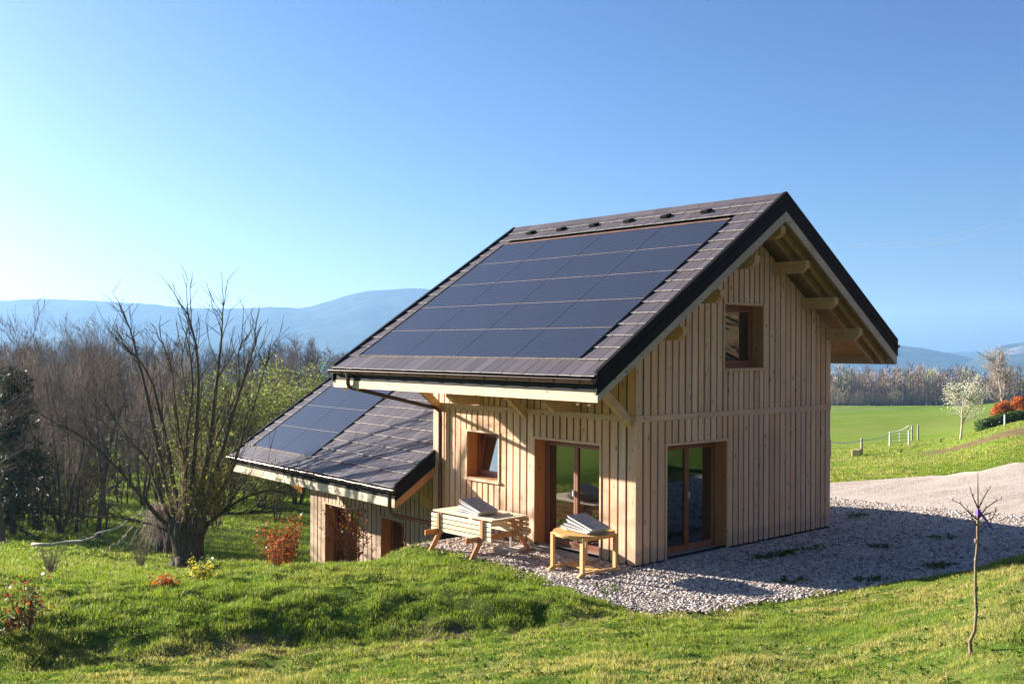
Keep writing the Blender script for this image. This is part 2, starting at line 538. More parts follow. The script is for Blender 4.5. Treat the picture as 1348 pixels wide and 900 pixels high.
M['grass'] = leafmat('grass_blades', True, trans=.42)
M['leaf_red'] = leafmat('red_leaves', False, (.34, .085, .03), .35, .4)
M['leaf_green'] = leafmat('green_leaves', False, (.10, .13, .04), .3, .35)
M['leaf_spring'] = leafmat('spring_leaves', False, (.205, .235, .06), .35)
M['leaf_yellow'] = leafmat('yellow_flowers', False, (.72, .58, .07), .35)
M['leaf_white'] = leafmat('white_blossom', False, (.62, .62, .50), .3)
M['leaf_orange'] = leafmat('copper_leaves', False, (.46, .13, .03), .35)
M['leaf_dark'] = leafmat('evergreen', False, (.035, .055, .022), .15)
M['leaf_hedge'] = leafmat('hedge_leaves', False, (.07, .12, .03), .2)
M['straw'] = leafmat('dry_stems', False, (.40, .30, .16), .3)


def bark(name, c1, c2, sc_=6):
    t = NT(name, .9)
    n = t.noise(t.pos((3, 3, .8)), sc_, 5, .65)
    t.color(t.ramp(n, [(.3, c2), (.7, c1)])); t.bump(n, .7, .03)
    return t.m


M['bark'] = bark('grey_bark', (.15, .125, .10), (.055, .045, .036))
M['bark_willow'] = bark('willow_bark', (.16, .135, .09), (.045, .036, .026))
M['twig'] = bark('twigs', (.22, .175, .15), (.11, .085, .072))
M['twig_warm'] = bark('warm_twigs', (.29, .215, .15), (.15, .105, .075))
M['twig_pale'] = bark('pale_twigs', (.38, .31, .26), (.22, .17, .145))
M['bark_pale'] = bark('pale_bark', (.55, .50, .42), (.30, .25, .20))
t = NT('wood_mass', .95); t.color(t.attr('tint', 'Color')); M['mass'] = t.m

# ------------------------------------------------------------------ ground sheet
def axis(lo, hi, f0, f1, step, grow=1.12):
    L = [f0]
    while L[-1] < f1: L.append(L[-1] + step)
    s = step
    while L[-1] < hi: s *= grow; L.append(L[-1] + s)
    s = step; P = [f0]
    while P[-1] > lo: s *= grow; P.append(P[-1] - s)
    return np.array(P[:0:-1] + L)


A = axis(-4500, 4500, -17, 17, .18)
B = axis(-250, 5200, 7, 26, .16, 1.075)
ga, gb = np.meshgrid(A, B)
gx, gy = xy(ga, gb)
gz = HW(gx, gy)
# keep the sheet clear under the house and dug out for the lower wing
ins = (gx > .25) & (gx < 6.4) & (gy > .25) & (gy < 6.0)
gz = np.where(ins, gz - .25, gz)
V = np.stack([gx, gy, gz], -1).reshape(-1, 3)
nb, na = ga.shape
I = np.arange(nb * na).reshape(nb, na)
F = np.stack([I[:-1, :-1], I[:-1, 1:], I[1:, 1:], I[1:, :-1]], -1).reshape(-1, 4)
ground = np_mesh('ground', V, F, M['ground'], smooth=True)
tag(ground, 'green sloping meadow and rough lawn round the timber house', 'ground', kind='structure')
rr_g = np.where(gb > 1, ga / np.maximum(gb, 1), 9)
fa = (np.maximum(smooth(gb, 26, 42), smooth(-ga, 13, 20) * smooth(gb, 2, 8)) * (1 - smooth(rr_g, .75, 1.0))).ravel()
ground.data.attributes.new('far', 'FLOAT', 'POINT').data.foreach_set('value', fa.astype(np.float32))
# bare earth: foot of the bank and the ploughed strip in the far field
bk = smooth(gb, 11.2, 12.2) * (1 - smooth(gb, 15.2, 16.2)) * np.exp(-((gz - .06) / .10) ** 2) * (fbm(gx * .9, gy * .9, 3, 21) > .52) * (ga < 1.5)
SO = [(1205, 56), (1260, 54), (1348, 52), (1500, 50), (1800, 50)]
su = np.array([(p - 674) / 1335.3 for p, _ in SO]); sb = np.array([b for _, b in SO])
bc = np.interp(ga / np.maximum(gb, 1), su, sb)
strip = np.exp(-((gb - bc) / 3.0) ** 4) * smooth(ga / np.maximum(gb, 1), .395, .41)
soil = np.clip(bk * .8 + strip * 1.3 + smooth(rr_g, .95, 1.3) * smooth(ga, 22, 32), 0, 1).ravel()
ground.data.attributes.new('soil', 'FLOAT', 'POINT').data.foreach_set('value', soil.astype(np.float32))

# gravel sheet
st = .14
X = np.arange(-3, 20, st); Y = np.arange(-12, 15, st)
def gravel_part(X, Y, cond):
    gX, gY = np.meshgrid(X, Y)
    sd = gravel_sd(gX, gY) + (fbm(gX * 2.2, gY * 2.2, 3, 31) - .5) * .45
    V = np.stack([gX, gY, HW(gX, gY, False) + .022], -1).reshape(-1, 3)
    I = np.arange(gX.size).reshape(gX.shape)
    F = np.stack([I[:-1, :-1], I[:-1, 1:], I[1:, 1:], I[1:, :-1]], -1).reshape(-1, 4)
    cc = V[F].mean(1)
    keep = (sd.ravel()[F].min(1) > 0) & cond(cc[:, 0], cc[:, 1])
    return V, F[keep]
V1, F1 = gravel_part(X, Y, lambda x, y: ~((x > .3) & (x < 6.3) & (y > .3) & (y < 5.9)))
V2, F2 = gravel_part(np.arange(20 - .02, 50, .5), np.arange(-18, 12, .5), lambda x, y: x > 19.5)
V = np.concatenate([V1, V2]); F = np.concatenate([F1, F2 + len(V1)])
gr = np_mesh('gravel_path', V, F, M['gravel'], smooth=True)
tag(gr, 'pale crushed gravel terrace and drive round the timber house', 'gravel', kind='structure')

# loose stones, real geometry
def stones():
    rs = np.random.RandomState(5)
    phi = (1 + 5 ** .5) / 2
    ico = np.array([(-1, phi, 0), (1, phi, 0), (-1, -phi, 0), (1, -phi, 0), (0, -1, phi), (0, 1, phi), (0, -1, -phi), (0, 1, -phi), (phi, 0, -1), (phi, 0, 1), (-phi, 0, -1), (-phi, 0, 1)]) / 1.9
    fi = np.array([(0, 11, 5), (0, 5, 1), (0, 1, 7), (0, 7, 10), (0, 10, 11), (1, 5, 9), (5, 11, 4), (11, 10, 2), (10, 7, 6), (7, 1, 8), (3, 9, 4), (3, 4, 2), (3, 2, 6), (3, 6, 8), (3, 8, 9), (4, 9, 5), (2, 4, 11), (6, 2, 10), (8, 6, 7), (9, 8, 1)])
    P = []
    for (x0, x1, y0, y1, dens, s) in ((-2.8, 4.2, -4.4, .3, 620, .019), (-2.4, .2, -.2, 6.2, 560, .019), (4.2, 12.5, -6.5, 4.5, 170, .024)):
        n = int((x1 - x0) * (y1 - y0) * dens)
        x = rs.uniform(x0, x1, n); y = rs.uniform(y0, y1, n)
        k = (gravel_sd(x, y) + (fbm(x * 2.2, y * 2.2, 3, 31) - .5) * .45 + rs.normal(0, .12, n) > -.02) & ~((x > .02) & (x < 6.6) & (y > .0) & (y < 6.2))
        x, y = x[k], y[k]
        P.append(np.stack([x, y, s * .92 * rs.lognormal(-.08, .38, len(x)).clip(.4, 2.0)], -1))
    P = np.concatenate(P)
    n = len(P)
    th = rs.uniform(0, 6.28, n)
    sc3 = np.stack([rs.uniform(.8, 1.5, n), rs.uniform(.7, 1.1, n), rs.uniform(.4, .8, n)], -1) * P[:, 2:3]
    v = ico[None] * sc3[:, None] * (1 + rs.uniform(-.22, .22, (n, 12, 1)))
    c, s_ = np.cos(th)[:, None], np.sin(th)[:, None]
    vx = v[..., 0] * c - v[..., 1] * s_; vy = v[..., 0] * s_ + v[..., 1] * c
    z0 = HW(P[:, 0], P[:, 1], False) + .026
    V = np.stack([vx + P[:, 0:1], vy + P[:, 1:2], v[..., 2] + z0[:, None]], -1).reshape(-1, 3)
    F = (fi[None] + (np.arange(n) * 12)[:, None, None]).reshape(-1, 3)
    var = np.repeat(rs.rand(n), 12)
    o = np_mesh('gravel_stones', V, F, M['stone'], var=var)
    tag(o, 'loose pale crushed stones covering the terrace', 'gravel', kind='stuff')
stones()

# ------------------------------------------------------------------ grass
def grass():
    rs = np.random.RandomState(11)
    Vs, Fs, Cs = [], [], []
    off = 0
    bands = [(5.5, 9, 2100, .046, .0044), (9, 12.5, 1900, .048, .0055), (12.5, 16.5, 1700, .052, .0072), (16.5, 21, 1050, .058, .010), (21, 30, 420, .075, .016), (30, 46, 170, .075, .026), (46, 80, 55, .065, .045)]
    for b0, b1, dens, h, w in bands:
        umax = .60; uhi = .80 if b1 <= 21 else .60
        area = (umax + uhi) / 2 * (b1 ** 2 - b0 ** 2)
        n = int(area * dens)
        b = np.sqrt(rs.uniform(b0 ** 2, b1 ** 2, n)); a = rs.uniform(-umax, uhi, n) * b
        x, y = xy(a, b)
        sd = gravel_sd(x, y) + (fbm(x * 2.2, y * 2.2, 3, 31) - .5) * .45
        clump = fbm(x * 3.1, y * 3.1, 3, 41)
        patch = fbm(x * .6, y * .6, 2, 43) * .55 + fbm(x * 2.6, y * 2.6, 3, 47) * .45
        keep = (sd < rs.uniform(-.03, .10, n)) & ~((x > -.05) & (x < 6.7) & (y > -.05) & (y < 6.4)) & ~((x > .7) & (x < 7) & (y > 6.0) & (y < 13.6))
        keep &= rs.rand(n) < .35 + 1.2 * smooth(clump, .28, .60)
        if b0 > 25:
            keep &= (a < 0) | (a / b > .28)
            bc_ = np.interp(a / b, su, sb); keep &= ~((np.abs(b - bc_) < 2.6) & (a / b > .40) & (rs.rand(n) < .9))
        x, y, b_, cl, pa = x[keep], y[keep], b[keep], clump[keep], patch[keep]
        aa = a[keep]
        n = len(x)
        z = HW(x, y) - .004
        # bank side grows longer, greener grass; the near lawn is short, thin and yellowish
        lush = smooth(z * 0 + b_ - np.interp(aa / b_, US, [11.9, 11.9, 12.8, 13.9, 14.1, 14.6, 15.5, 16.9, 18.3, 19.9, 22]), -.5, .7)
        lush = np.where(aa / b_ > .12, lush * .3, lush)
        hh = h * rs.uniform(.45, 1.35, n) * (.25 + 2.1 * cl ** 1.9 + .25 * lush)
        ww = w * rs.uniform(.7, 1.3, n)
        th = rs.uniform(0, 6.283, n); ln = rs.uniform(.15, .95, n) * hh
        lx, ly = np.cos(th), np.sin(th)
        ph = rs.uniform(0, 6.283, n); wx, wy = np.cos(ph) * ww / 2, np.sin(ph) * ww / 2
        p = np.empty((n, 5, 3))
        p[:, 0] = np.stack([x - wx, y - wy, z], -1); p[:, 1] = np.stack([x + wx, y + wy, z], -1)
        mx, my = x + lx * ln * .35, y + ly * ln * .35
        p[:, 2] = np.stack([mx + wx * .8, my + wy * .8, z + hh * .6], -1); p[:, 3] = np.stack([mx - wx * .8, my - wy * .8, z + hh * .6], -1)
        p[:, 4] = np.stack([x + lx * ln, y + ly * ln, z + hh * .95], -1)
        idx = (np.arange(n) * 5)[:, None] + off
        f = np.concatenate([idx + np.array([0, 1, 2]), idx + np.array([0, 2, 3]), idx + np.array([3, 2, 4])])
        off += n * 5
        g1 = np.array([.10, .19, .012]); g2 = np.array([.25, .33, .026]); ye = np.array([.42, .37, .11]); dr = np.array([.44, .36, .20])
        r = rs.rand(n, 1)
        c = g1 * (1 - r) + g2 * r
        yel = np.clip((smooth(pa, .42, .66) * .75 + .20) * (1 - .60 * lush), 0, 1)[:, None]
        c = c * (1 - yel) + ye * yel
        k = rs.rand(n) < (.05 + .13 * (1 - lush) * smooth(pa, .35, .6))
        c[k] = dr
        Vs.append(p.reshape(-1, 3)); Fs.append(f); Cs.append(np.repeat(c * rs.uniform(.62, 1.3, (n, 1)), 5, axis=0))
    # broad leaved weeds and dead leaves lying in the lawn, weeds in the gravel
    def flecks(n, size, cols, lift, umax=.56, b0=6, b1=24, rosette=1, pts=None):
        nonlocal off
        if pts is None:
            b = np.sqrt(rs.uniform(b0 ** 2, b1 ** 2, n)); a = rs.uniform(-umax, umax, n) * b
            x, y = xy(a, b)
            k = (gravel_sd(x, y) < -.05) & ~((x > -.05) & (x < 7) & (y > -.05) & (y < 13.6)) & (rs.rand(n) < smooth(fbm(x * .8, y * .8, 3, 61), .35, .62))
            x, y = x[k], y[k]
        else: x, y = pts
        x = np.repeat(x, rosette); y = np.repeat(y, rosette); n = len(x)
        th = rs.uniform(0, 6.28, n); s_ = size * rs.uniform(.5, 1.4, n)
        z = HW(x, y) + rs.uniform(*lift, n)
        dx, dy = np.cos(th) * s_, np.sin(th) * s_
        o_ = (0.15 if rosette > 1 else -.5)
        bx, by = x + dx * o_, y + dy * o_
        up = s_ * rs.uniform(.05, .7, n)
        p = np.stack([np.stack([bx, by, z], -1), np.stack([bx + dx * .5 - dy * .27, by + dy * .5 + dx * .27, z + up * .8], -1), np.stack([bx + dx, by + dy, z + up], -1), np.stack([bx + dx * .5 + dy * .27, by + dy * .5 - dx * .27, z + up * .7], -1)], 1)
        idx = (np.arange(n) * 4)[:, None] + off
        Vs.append(p.reshape(-1, 3)); Fs.append(np.concatenate([idx + np.array([0, 1, 2]), idx + np.array([0, 2, 3])])); off += n * 4
        c = np.array(cols)[rs.randint(len(cols), size=n)] * rs.uniform(.7, 1.25, (n, 1))
        Cs.append(np.repeat(c, 4, axis=0))
    flecks(5200, .042, [(.07, .13, .015), (.10, .17, .02), (.055, .10, .02)], (.004, .02), rosette=7)
    flecks(5200, .035, [(.30, .17, .07), (.22, .12, .05), (.42, .30, .14)], (.02, .05))
    flecks(500, .028, [(.75, .72, .55), (.62, .58, .40)], (.02, .055))
    wx_, wy_ = [], []
    for (cx_, cy_, n_) in ((3.2, -1.05, 26), (2.6, -1.0, 16), (3.9, -1.15, 12), (5.2, -1.9, 10), (1.2, -2.5, 12), (-1.5, -.9, 8), (-.9, 5.0, 16), (7.2, -2.2, 12), (8.4, .4, 14), (4.6, -3.6, 20), (2.4, -3.3, 18), (6.3, -4.3, 20)):
        wx_.append(rs.normal(cx_, .22, n_)); wy_.append(rs.normal(cy_, .10, n_))
    flecks(0, .075, [(.07, .12, .02), (.11, .17, .03)], (.015, .04), rosette=8, pts=(np.concatenate(wx_), np.concatenate(wy_)))
    o = np_mesh('grass', np.concatenate(Vs), np.concatenate(Fs), M['grass'], colr=np.concatenate(Cs))
    tag(o, 'short tufted green and yellowish grass of the lawn', 'grass', kind='stuff')
grass()

# ------------------------------------------------------------------ house
W, L = 6.593, 6.196
XR, ZR, EZ, EX, SL = 3.50, 7.150, 3.595, -1.951, .6523
YF, YB, XE2, ZE2 = -.885, 7.424, 7.984, 4.223
CS = 1 / math.sqrt(1 + SL * SL)
BELT0, BELT1 = 2.700, 2.815


def zt(x):      # tile surface height
    return EZ + SL * (x - EX) if x <= XR else ZR - SL * (x - XR)


house = empty('timber_house', (0, 0, 0), 0, 'timber clad gabled house with solar panel roof and lower side wing', 'house')


def wallmap(o, ud, od):     # (u, w, z) -> world; w positive is outwards
    def P(q):
        return (o[0] + ud[0] * q[0] + od[0] * q[1], o[1] + ud[1] * q[0] + od[1] * q[1], q[2])
    return P


def wall(P, U, top, zb, holes, belt, beltmat, breaks=(), thick=.40, seed=1, pitch=.2, pz=None):
    r = random.Random(seed)
    bs = sorted(set([0, U] + [h[0] for h in holes] + [h[1] for h in holes] + list(breaks)))
    mb = MB()

    def pieces(u0, u1):
        uc = (u0 + u1) / 2
        zs = [(zb, None)]
        hs = sorted([h for h in holes if h[0] < uc < h[1]], key=lambda h: h[2])
        out = []; z = zb
        for h in hs:
            if h[2] > z: out.append((z, h[2]))
            z = h[3]
        out.append((z, None))
        return out
    for u0, u1 in zip(bs[:-1], bs[1:]):
        for z0, z1 in pieces(u0, u1):
            a0, a1 = (top(u0), top(u1)) if z1 is None else (z1, z1)
            u0, u1 = max(u0, .036), min(u1, U - .036)
            q = [(u0, -.03, z0), (u1, -.03, z0), (u1, -thick, z0), (u0, -thick, z0), (u0, -.03, a0), (u1, -.03, a1), (u1, -thick, a1), (u0, -thick, a0)]
            mb.hexa([P(k) for k in q], .5)
    w = mb.build('wall', M['back'], house)
    pl = MB()
    cuts = sorted(set([0, U] + [v for h in holes for v in (h[0] - .03, h[1] + .03)] + list(breaks)))
    fr = MB()
    for c0, c1 in zip(cuts[:-1], cuts[1:]):
        if c1 - c0 < .04: continue
        n = max(1, round((c1 - c0) / pitch)); pw = (c1 - c0) / n
        for i in range(n):
            u0 = c0 + i * pw + .024 + r.uniform(-.004, .004); u1 = c0 + (i + 1) * pw - .024 + r.uniform(-.004, .004)
            if abs(c0 - 0) < 1e-6 and i == 0: u0 = 0.001
            if abs(c1 - U) < 1e-6 and i == n - 1: u1 = U - .001
            uc = (u0 + u1) / 2
            segs = []; z = (zb if pz is None else pz) + r.uniform(0, .012)
            for h in sorted([h for h in holes if h[0] - .03 < uc < h[1] + .03], key=lambda h: h[2]):
                if h[2] > z: segs.append((z, h[2] - .035))
                z = h[3] + .035
            segs.append((z, None))
            for z0, z1 in segs:
                parts = []
                if belt and (z1 is None or z1 > belt[1]) and z0 < belt[0]:
                    parts = [(z0, belt[0] - .004), (belt[1] + .004, z1)]
                else: parts = [(z0, z1)]
                for p0, p1 in parts:
                    a0, a1 = (top(u0) - .01, top(u1) - .01) if p1 is None else (p1, p1)
                    if a0 - p0 < .02 and a1 - p0 < .02: continue
                    wd = r.uniform(-.004, .003)
                    q = [(u0, wd, p0), (u1, wd, p0), (u1, -.034, p0), (u0, -.034, p0), (u0, wd, a0), (u1, wd, a1), (u1, -.034, a1), (u0, -.034, a0)]
                    pl.hexa([P(k) for k in q], r.random())
    pl.build('cladding', M['clad'], w)
    if belt:
        b = MB(); b.box(.002, U - .002, -.034, .016, belt[0], belt[1], P); b.build('belt_board', beltmat, w)
    return w


def opening(P, u0, u1, z0, z1, leaves=2, kind='door', out=.12, depth=.34, sill='wood', tilt=False, reveal=None, swap=False):
    """reveal lining, outer trim, frame, panes, sill"""
    root = MB()
    rv = reveal or M['reveal']
    e = .022
    root.box(u0 + .001, u0 + e, -depth, .004, z0, z1, P); root.box(u1 - e, u1 - .001, -depth, .004, z0, z1, P)
    root.box(u0 + e, u1 - e, -depth, .004, z1 - e, z1 - .001, P)
    if kind == 'window': root.box(u0 + e, u1 - e, -depth, .004, z0 + .001, z0 + e, P)
    rev = root.build('reveal', rv, None)
    tr = MB()
    for (a, b, c, d) in ((u0 - .028, u0 + .012, z0 - (.0 if kind == 'door' else .02), z1 + .03), (u1 - .012, u1 + .028, z0 - (.0 if kind == 'door' else .02), z1 + .03)):
        tr.box(a, b, -.03, .020, c, d, P)
    tr.box(u0 - .026, u1 + .026, -.028, .022, z1 - .010, z1 + .032, P)
    if kind == 'window': tr.box(u0 - .05, u1 + .05, -.03, .05, z0 - .045, z0 + .004, P)
    name = kind
    fr = MB()
    f = .065; d0, d1 = -depth, -depth + .07
    a0, a1, b0, b1 = u0 + e, u1 - e, z0 + (e if kind == 'window' else .058), z1 - e
    fr.box(a0, a0 + f, d0, d1, b0, b1, P); fr.box(a1 - f, a1, d0, d1, b0, b1, P)
    fr.box(a0 + f, a1 - f, d0, d1, b1 - f, b1, P); fr.box(a0 + f, a1 - f, d0, d1, b0, b0 + f, P)
    main = fr.build(name, M['frame'], house, bevel=.004)
    rev.parent = main
    tr.build('trim', M['clad'], main)
    wi = (a1 - a0 - 2 * f) / leaves
    for k in range(leaves):
        p0 = a0 + f + k * wi; p1 = p0 + wi
        sash = MB(); s = .055
        T = P
        if tilt:
            ang = R(9)
            def T(q, P=P, zb=b0 + f, w0=-depth + .04):
                dz = q[2] - zb; dw = q[1] - w0
                return P((q[0], w0 + dw * math.cos(ang) - dz * math.sin(ang), zb + dz * math.cos(ang) + dw * math.sin(ang)))
        y0, y1 = d0 + .012, d1 + .012
        sash.box(p0 + .003, p0 + s, y0, y1, b0 + f, b1 - f, T); sash.box(p1 - s, p1 - .003, y0, y1, b0 + f, b1 - f, T)
        sash.box(p0 + s, p1 - s, y0, y1, b1 - f - s, b1 - f - .003, T); sash.box(p0 + s, p1 - s, y0, y1, b0 + f + .003, b0 + f + s * 1.2, T)
        so = sash.build('sash', M['frame'], main, bevel=.004)
        g = MB(); g.box(p0 + s, p1 - s, d0 + .040, d0 + .044, b0 + f + s * 1.2, b1 - f - s, T)
        g.build('pane', M['glass'], so)
        if kind == 'door' and k == 1 or kind == 'window' and k == 0:
            h = MB(); hu = p0 + .03 if not swap else p1 - .03
            h.box(hu - .012, hu + .012, y1, y1 + .05, (b0 + b1) / 2 - .02, (b0 + b1) / 2 + .1, T); h.build('handle', M['galv'], so)
    if kind == 'door':
        sl = MB(); sl.box(u0 - .04, u1 + .04, .024, out, z0 - .10, z0 + .055, P); sl.box(u0 + e, u1 - e, -depth - .02, .024, z0 - .10, z0 + .055, P); sl.build('sill', M['sill'], main, bevel=.006)
    return main


wallunder = .60     # vertical distance from tile surface to top of wall
Pg = wallmap((0, 0), (1, 0), (0, -1))
Ps = wallmap((0, 0), (0, 1), (-1, 0))
Pb = wallmap((0, L), (1, 0), (0, 1))
Pr = wallmap((W, 0), (0, 1), (1, 0))
gab_top = lambda u: zt(u) - wallunder
GD = (.868, 2.751, 0.0, 2.224); GWn = (2.645, 3.991, 3.66, 4.976)
wg = wall(Pg, W, gab_top, -.10, [GD, GWn], (BELT0, BELT1), M['cladh'], (XR,), seed=3, pz=.055)
SD = (.891, 2.750, 0.0, 2.221); SWn = (3.875, 4.955, 1.21, 2.233)
Pside = wallmap((0, 0), (0, 1), (-1, 0))
# the long walls stop inside the gable walls
wsd = wall(Pside, L, lambda u: zt(0) - wallunder, -3.0, [SD, SWn], (BELT0, BELT1), M['cladside'], (.02,), seed=4, thick=.398, pz=.045)
wbk = wall(Pb, W, gab_top, -3.0, [], (BELT0, BELT1), M['cladh'], (XR,), seed=5, thick=.396)
wrt = wall(Pr, L, lambda u: zt(W) - wallunder, -3.0, [], (BELT0, BELT1), M['cladside'], (), seed=6, thick=.394)
opening(Pg, *GD, leaves=2, kind='door')
opening(Pg, *GWn, leaves=1, kind='window')
opening(Ps, *SD, leaves=2, kind='door', out=.30)
opening(Ps, *SWn, leaves=1, kind='window', tilt=True)
# interior floors and a black plinth under the cladding
fl = MB(); fl.box(.35, W - .35, .35, L - .35, -.12, -.01); fl.box(.35, W - .35, .35, L - .35, 2.55, 2.72)
fl.build('interior_floor', M['dark'], house)
pt = MB(); pt.box(1.2, 5.6, 2.9, 3.0, -.01, 2.55); pt.build('interior_wall', M['dark'], house)
pln = MB(); pln.box(.02, W - .02, .006, .028, -.3, .10); pln.box(.006, .028, .03, L - .05, -.8, .10)
pln.build('plinth', M['black'], house)

# --- roof
roof = MB()
for (xa, xb) in ((EX + .10, XR), (XR, XE2 - .10)):
    a, b = (xa, xb)
    roof.prism([(a, zt(a) - .38), (b, zt(b) - .38), (b, zt(b) - .30), (a, zt(a) - .30)], YF + .06, YB - .06)
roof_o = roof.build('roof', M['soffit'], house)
# dark underlay under tiles
ul = MB()
for (xa, xb) in ((EX + .04, XR), (XR, XE2 - .04)):
    ul.prism([(xa, zt(xa) - .295), (xb, zt(xb) - .295), (xb, zt(xb) - .055), (xa, zt(xa) - .055)], YF + .03, YB - .03)
ul.build('underlay', M['black'], roof_o)


def slope_pt(side, y, s, h=0.0):   # s along slope from eave, h normal offset
    if side == 0: return (EX + s * CS - h * SL * CS, y, EZ + s * CS * SL + h * CS)
    return (XE2 - s * CS + h * SL * CS, y, ZE2 + s * CS * SL + h * CS)


LS = (XR - EX) / CS; LS2 = (XE2 - XR) / CS


def tiles(side, ptf, length, y0, y1, skip, seed, start=.0, first=.47, exp=.3818, tw=.30):
    r = random.Random(seed)
    mb = MB(); ed = MB()
    s = first - exp
    rows = []
    rows.append((-.03, first + .03))
    while s + exp < length - .02:
        s += exp
        rows.append((s, min(s + exp + .04, length)))
    ncol = round((y1 - y0) / tw); w = (y1 - y0) / ncol
    for s0, s1 in rows:
        for k in range(ncol):
            a = y0 + k * w; b = a + w
            if skip:
                ya, yb, sa, sb = skip
                if s0 > sa - .05 and s0 < sb - .12 and b > ya + .02 and a < yb - .02:
                    if a < ya - .05: b = ya
                    elif b > yb + .05: a = yb
                    else: continue
            j = r.uniform(-.005, .005); g = .0065
            lo = .030 + r.uniform(-.002, .003); hi = .006
            q = [ptf(side, a + g, s0 + j, lo - .022), ptf(side, b - g, s0 + j, lo - .022), ptf(side, b - g, s1, hi - .02), ptf(side, a + g, s1, hi - .02),
                 ptf(side, a + g, s0 + j, lo), ptf(side, b - g, s0 + j, lo), ptf(side, b - g, s1, hi), ptf(side, a + g, s1, hi)]
            mb.hexa(q, r.random())
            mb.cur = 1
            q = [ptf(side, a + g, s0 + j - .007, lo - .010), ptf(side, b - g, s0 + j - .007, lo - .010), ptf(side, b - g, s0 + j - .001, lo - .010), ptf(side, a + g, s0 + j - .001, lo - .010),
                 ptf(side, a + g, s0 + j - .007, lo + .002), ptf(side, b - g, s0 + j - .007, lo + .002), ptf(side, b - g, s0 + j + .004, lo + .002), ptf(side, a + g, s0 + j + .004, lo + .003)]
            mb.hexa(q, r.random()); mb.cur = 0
    return mb, ed


PY0, PY1, PS0, PS1 = -.075, 6.865, .475, 5.565
mb, ed = tiles(0, slope_pt, LS, YF + .02, YB - .03, (PY0, PY1, PS0, PS1), 8)
mb.build('roof_tiles', [M['tile'], M['tileglint']], roof_o)
mb, ed = tiles(1, slope_pt, LS2, YF + .02, YB - .03, None, 9)
mb.build('roof_tiles', [M['tile'], M['tileglint']], roof_o)

# panels
pm = None


def panel(parent, origin, sdir, wdir, sx, sy, base=None):
    """panel mesh in its own frame: x across the roof, y up the slope"""
    if base is None:
        b = MB(); b.box(.008, sx - .008, .010, sy - .006, .0, .022)
        o = b.build('solar_panel', M['solar'], parent)
        lip = MB(); lip.box(.004, sx - .004, -.003, .008, -.004, .025)
        lo = lip.build('seam_strip', M['seam'], o)
    else:
        o = base.copy(); col.objects.link(o); o.parent = parent
        for c in base.children:
            k = c.copy(); col.objects.link(k); k.parent = o
    n = Vector(wdir).cross(Vector(sdir)).normalized()
    mt = Matrix((Vector(wdir), Vector(sdir), n)).transposed().to_4x4()
    mt.translation = Vector(origin)
    o.matrix_local = mt
    return o


cw = (PY1 - PY0) / 4; chh = (PS1 - PS0) / 5
for rr in range(5):
    for cc in range(4):
        org = slope_pt(0, PY0 + (cc + 1) * cw, PS0 + rr * chh, .012)
        pm = panel(house, org, (CS, 0, SL * CS), (0, -1, 0), cw, chh, pm)
# flashings round the panel field
fs = MB()
def strip(mb, ptf, ya, yb, sa, sb, h0, h1):
    q = [ptf(0, ya, sa, h0), ptf(0, yb, sa, h0), ptf(0, yb, sb, h0), ptf(0, ya, sb, h0), ptf(0, ya, sa, h1), ptf(0, yb, sa, h1), ptf(0, yb, sb, h1), ptf(0, ya, sb, h1)]
    mb.hexa(q)
strip(fs, slope_pt, PY0, PY1, PS1 + .002, PS1 + .07, .0, .042)
fs.build('flashing', M['copper'], roof_o)
for (ya, yb) in ((PY0 - .035, PY0 - .003), (PY1 + .003, PY1 + .035)):
    fs = MB(); strip(fs, slope_pt, ya, yb, PS0, PS1, 0, .045); fs.build('flashing', M['black'], roof_o)
# ridge caps
rc = MB()
k = 0; y = YF + .03
while y < YB - .05:
    y1 = min(y + .42, YB - .03)
    j = rnd.uniform(-.004, .004)
    rc.prism([(XR - .16, ZR - .16 * SL + .035 + j), (XR - .02, ZR + .058 + j), (XR + .02, ZR + .058 + j), (XR + .16, ZR - .16 * SL + .035 + j), (XR + .14, ZR - .16 * SL + .01), (XR, ZR + .01), (XR - .14, ZR - .16 * SL + .01)], y, y1 - .004)
    y = y1
rc.build('ridge_caps', M['tile'], roof_o)
# six roof vents
for yv in (6.35, 5.25, 4.15, 3.05, 1.95, .85):
    b = MB(); s = 6.02
    q = [slope_pt(0, yv - .11, s, .03), slope_pt(0, yv + .11, s, .03), slope_pt(0, yv + .09, s + .24, .02), slope_pt(0, yv - .09, s + .24, .02),
         slope_pt(0, yv - .09, s + .01, .10), slope_pt(0, yv + .09, s + .01, .10), slope_pt(0, yv + .06, s + .22, .035), slope_pt(0, yv - .06, s + .22, .035)]
    b.hexa(q); b.build('roof_vent', M['black'], roof_o, bevel=.008)


def slopepoly(side, t0, t1, xcut=None):
    """vertical thickness band t0..t1 under the tile line, in (x,z)"""
    if side == 0: xa, xb = EX if xcut is None else xcut, XR
    else: xa, xb = XR, XE2 if xcut is None else xcut
    return [(xa, zt(xa) - t1), (xb, zt(xb) - t1), (xb, zt(xb) - t0), (xa, zt(xa) - t0)]


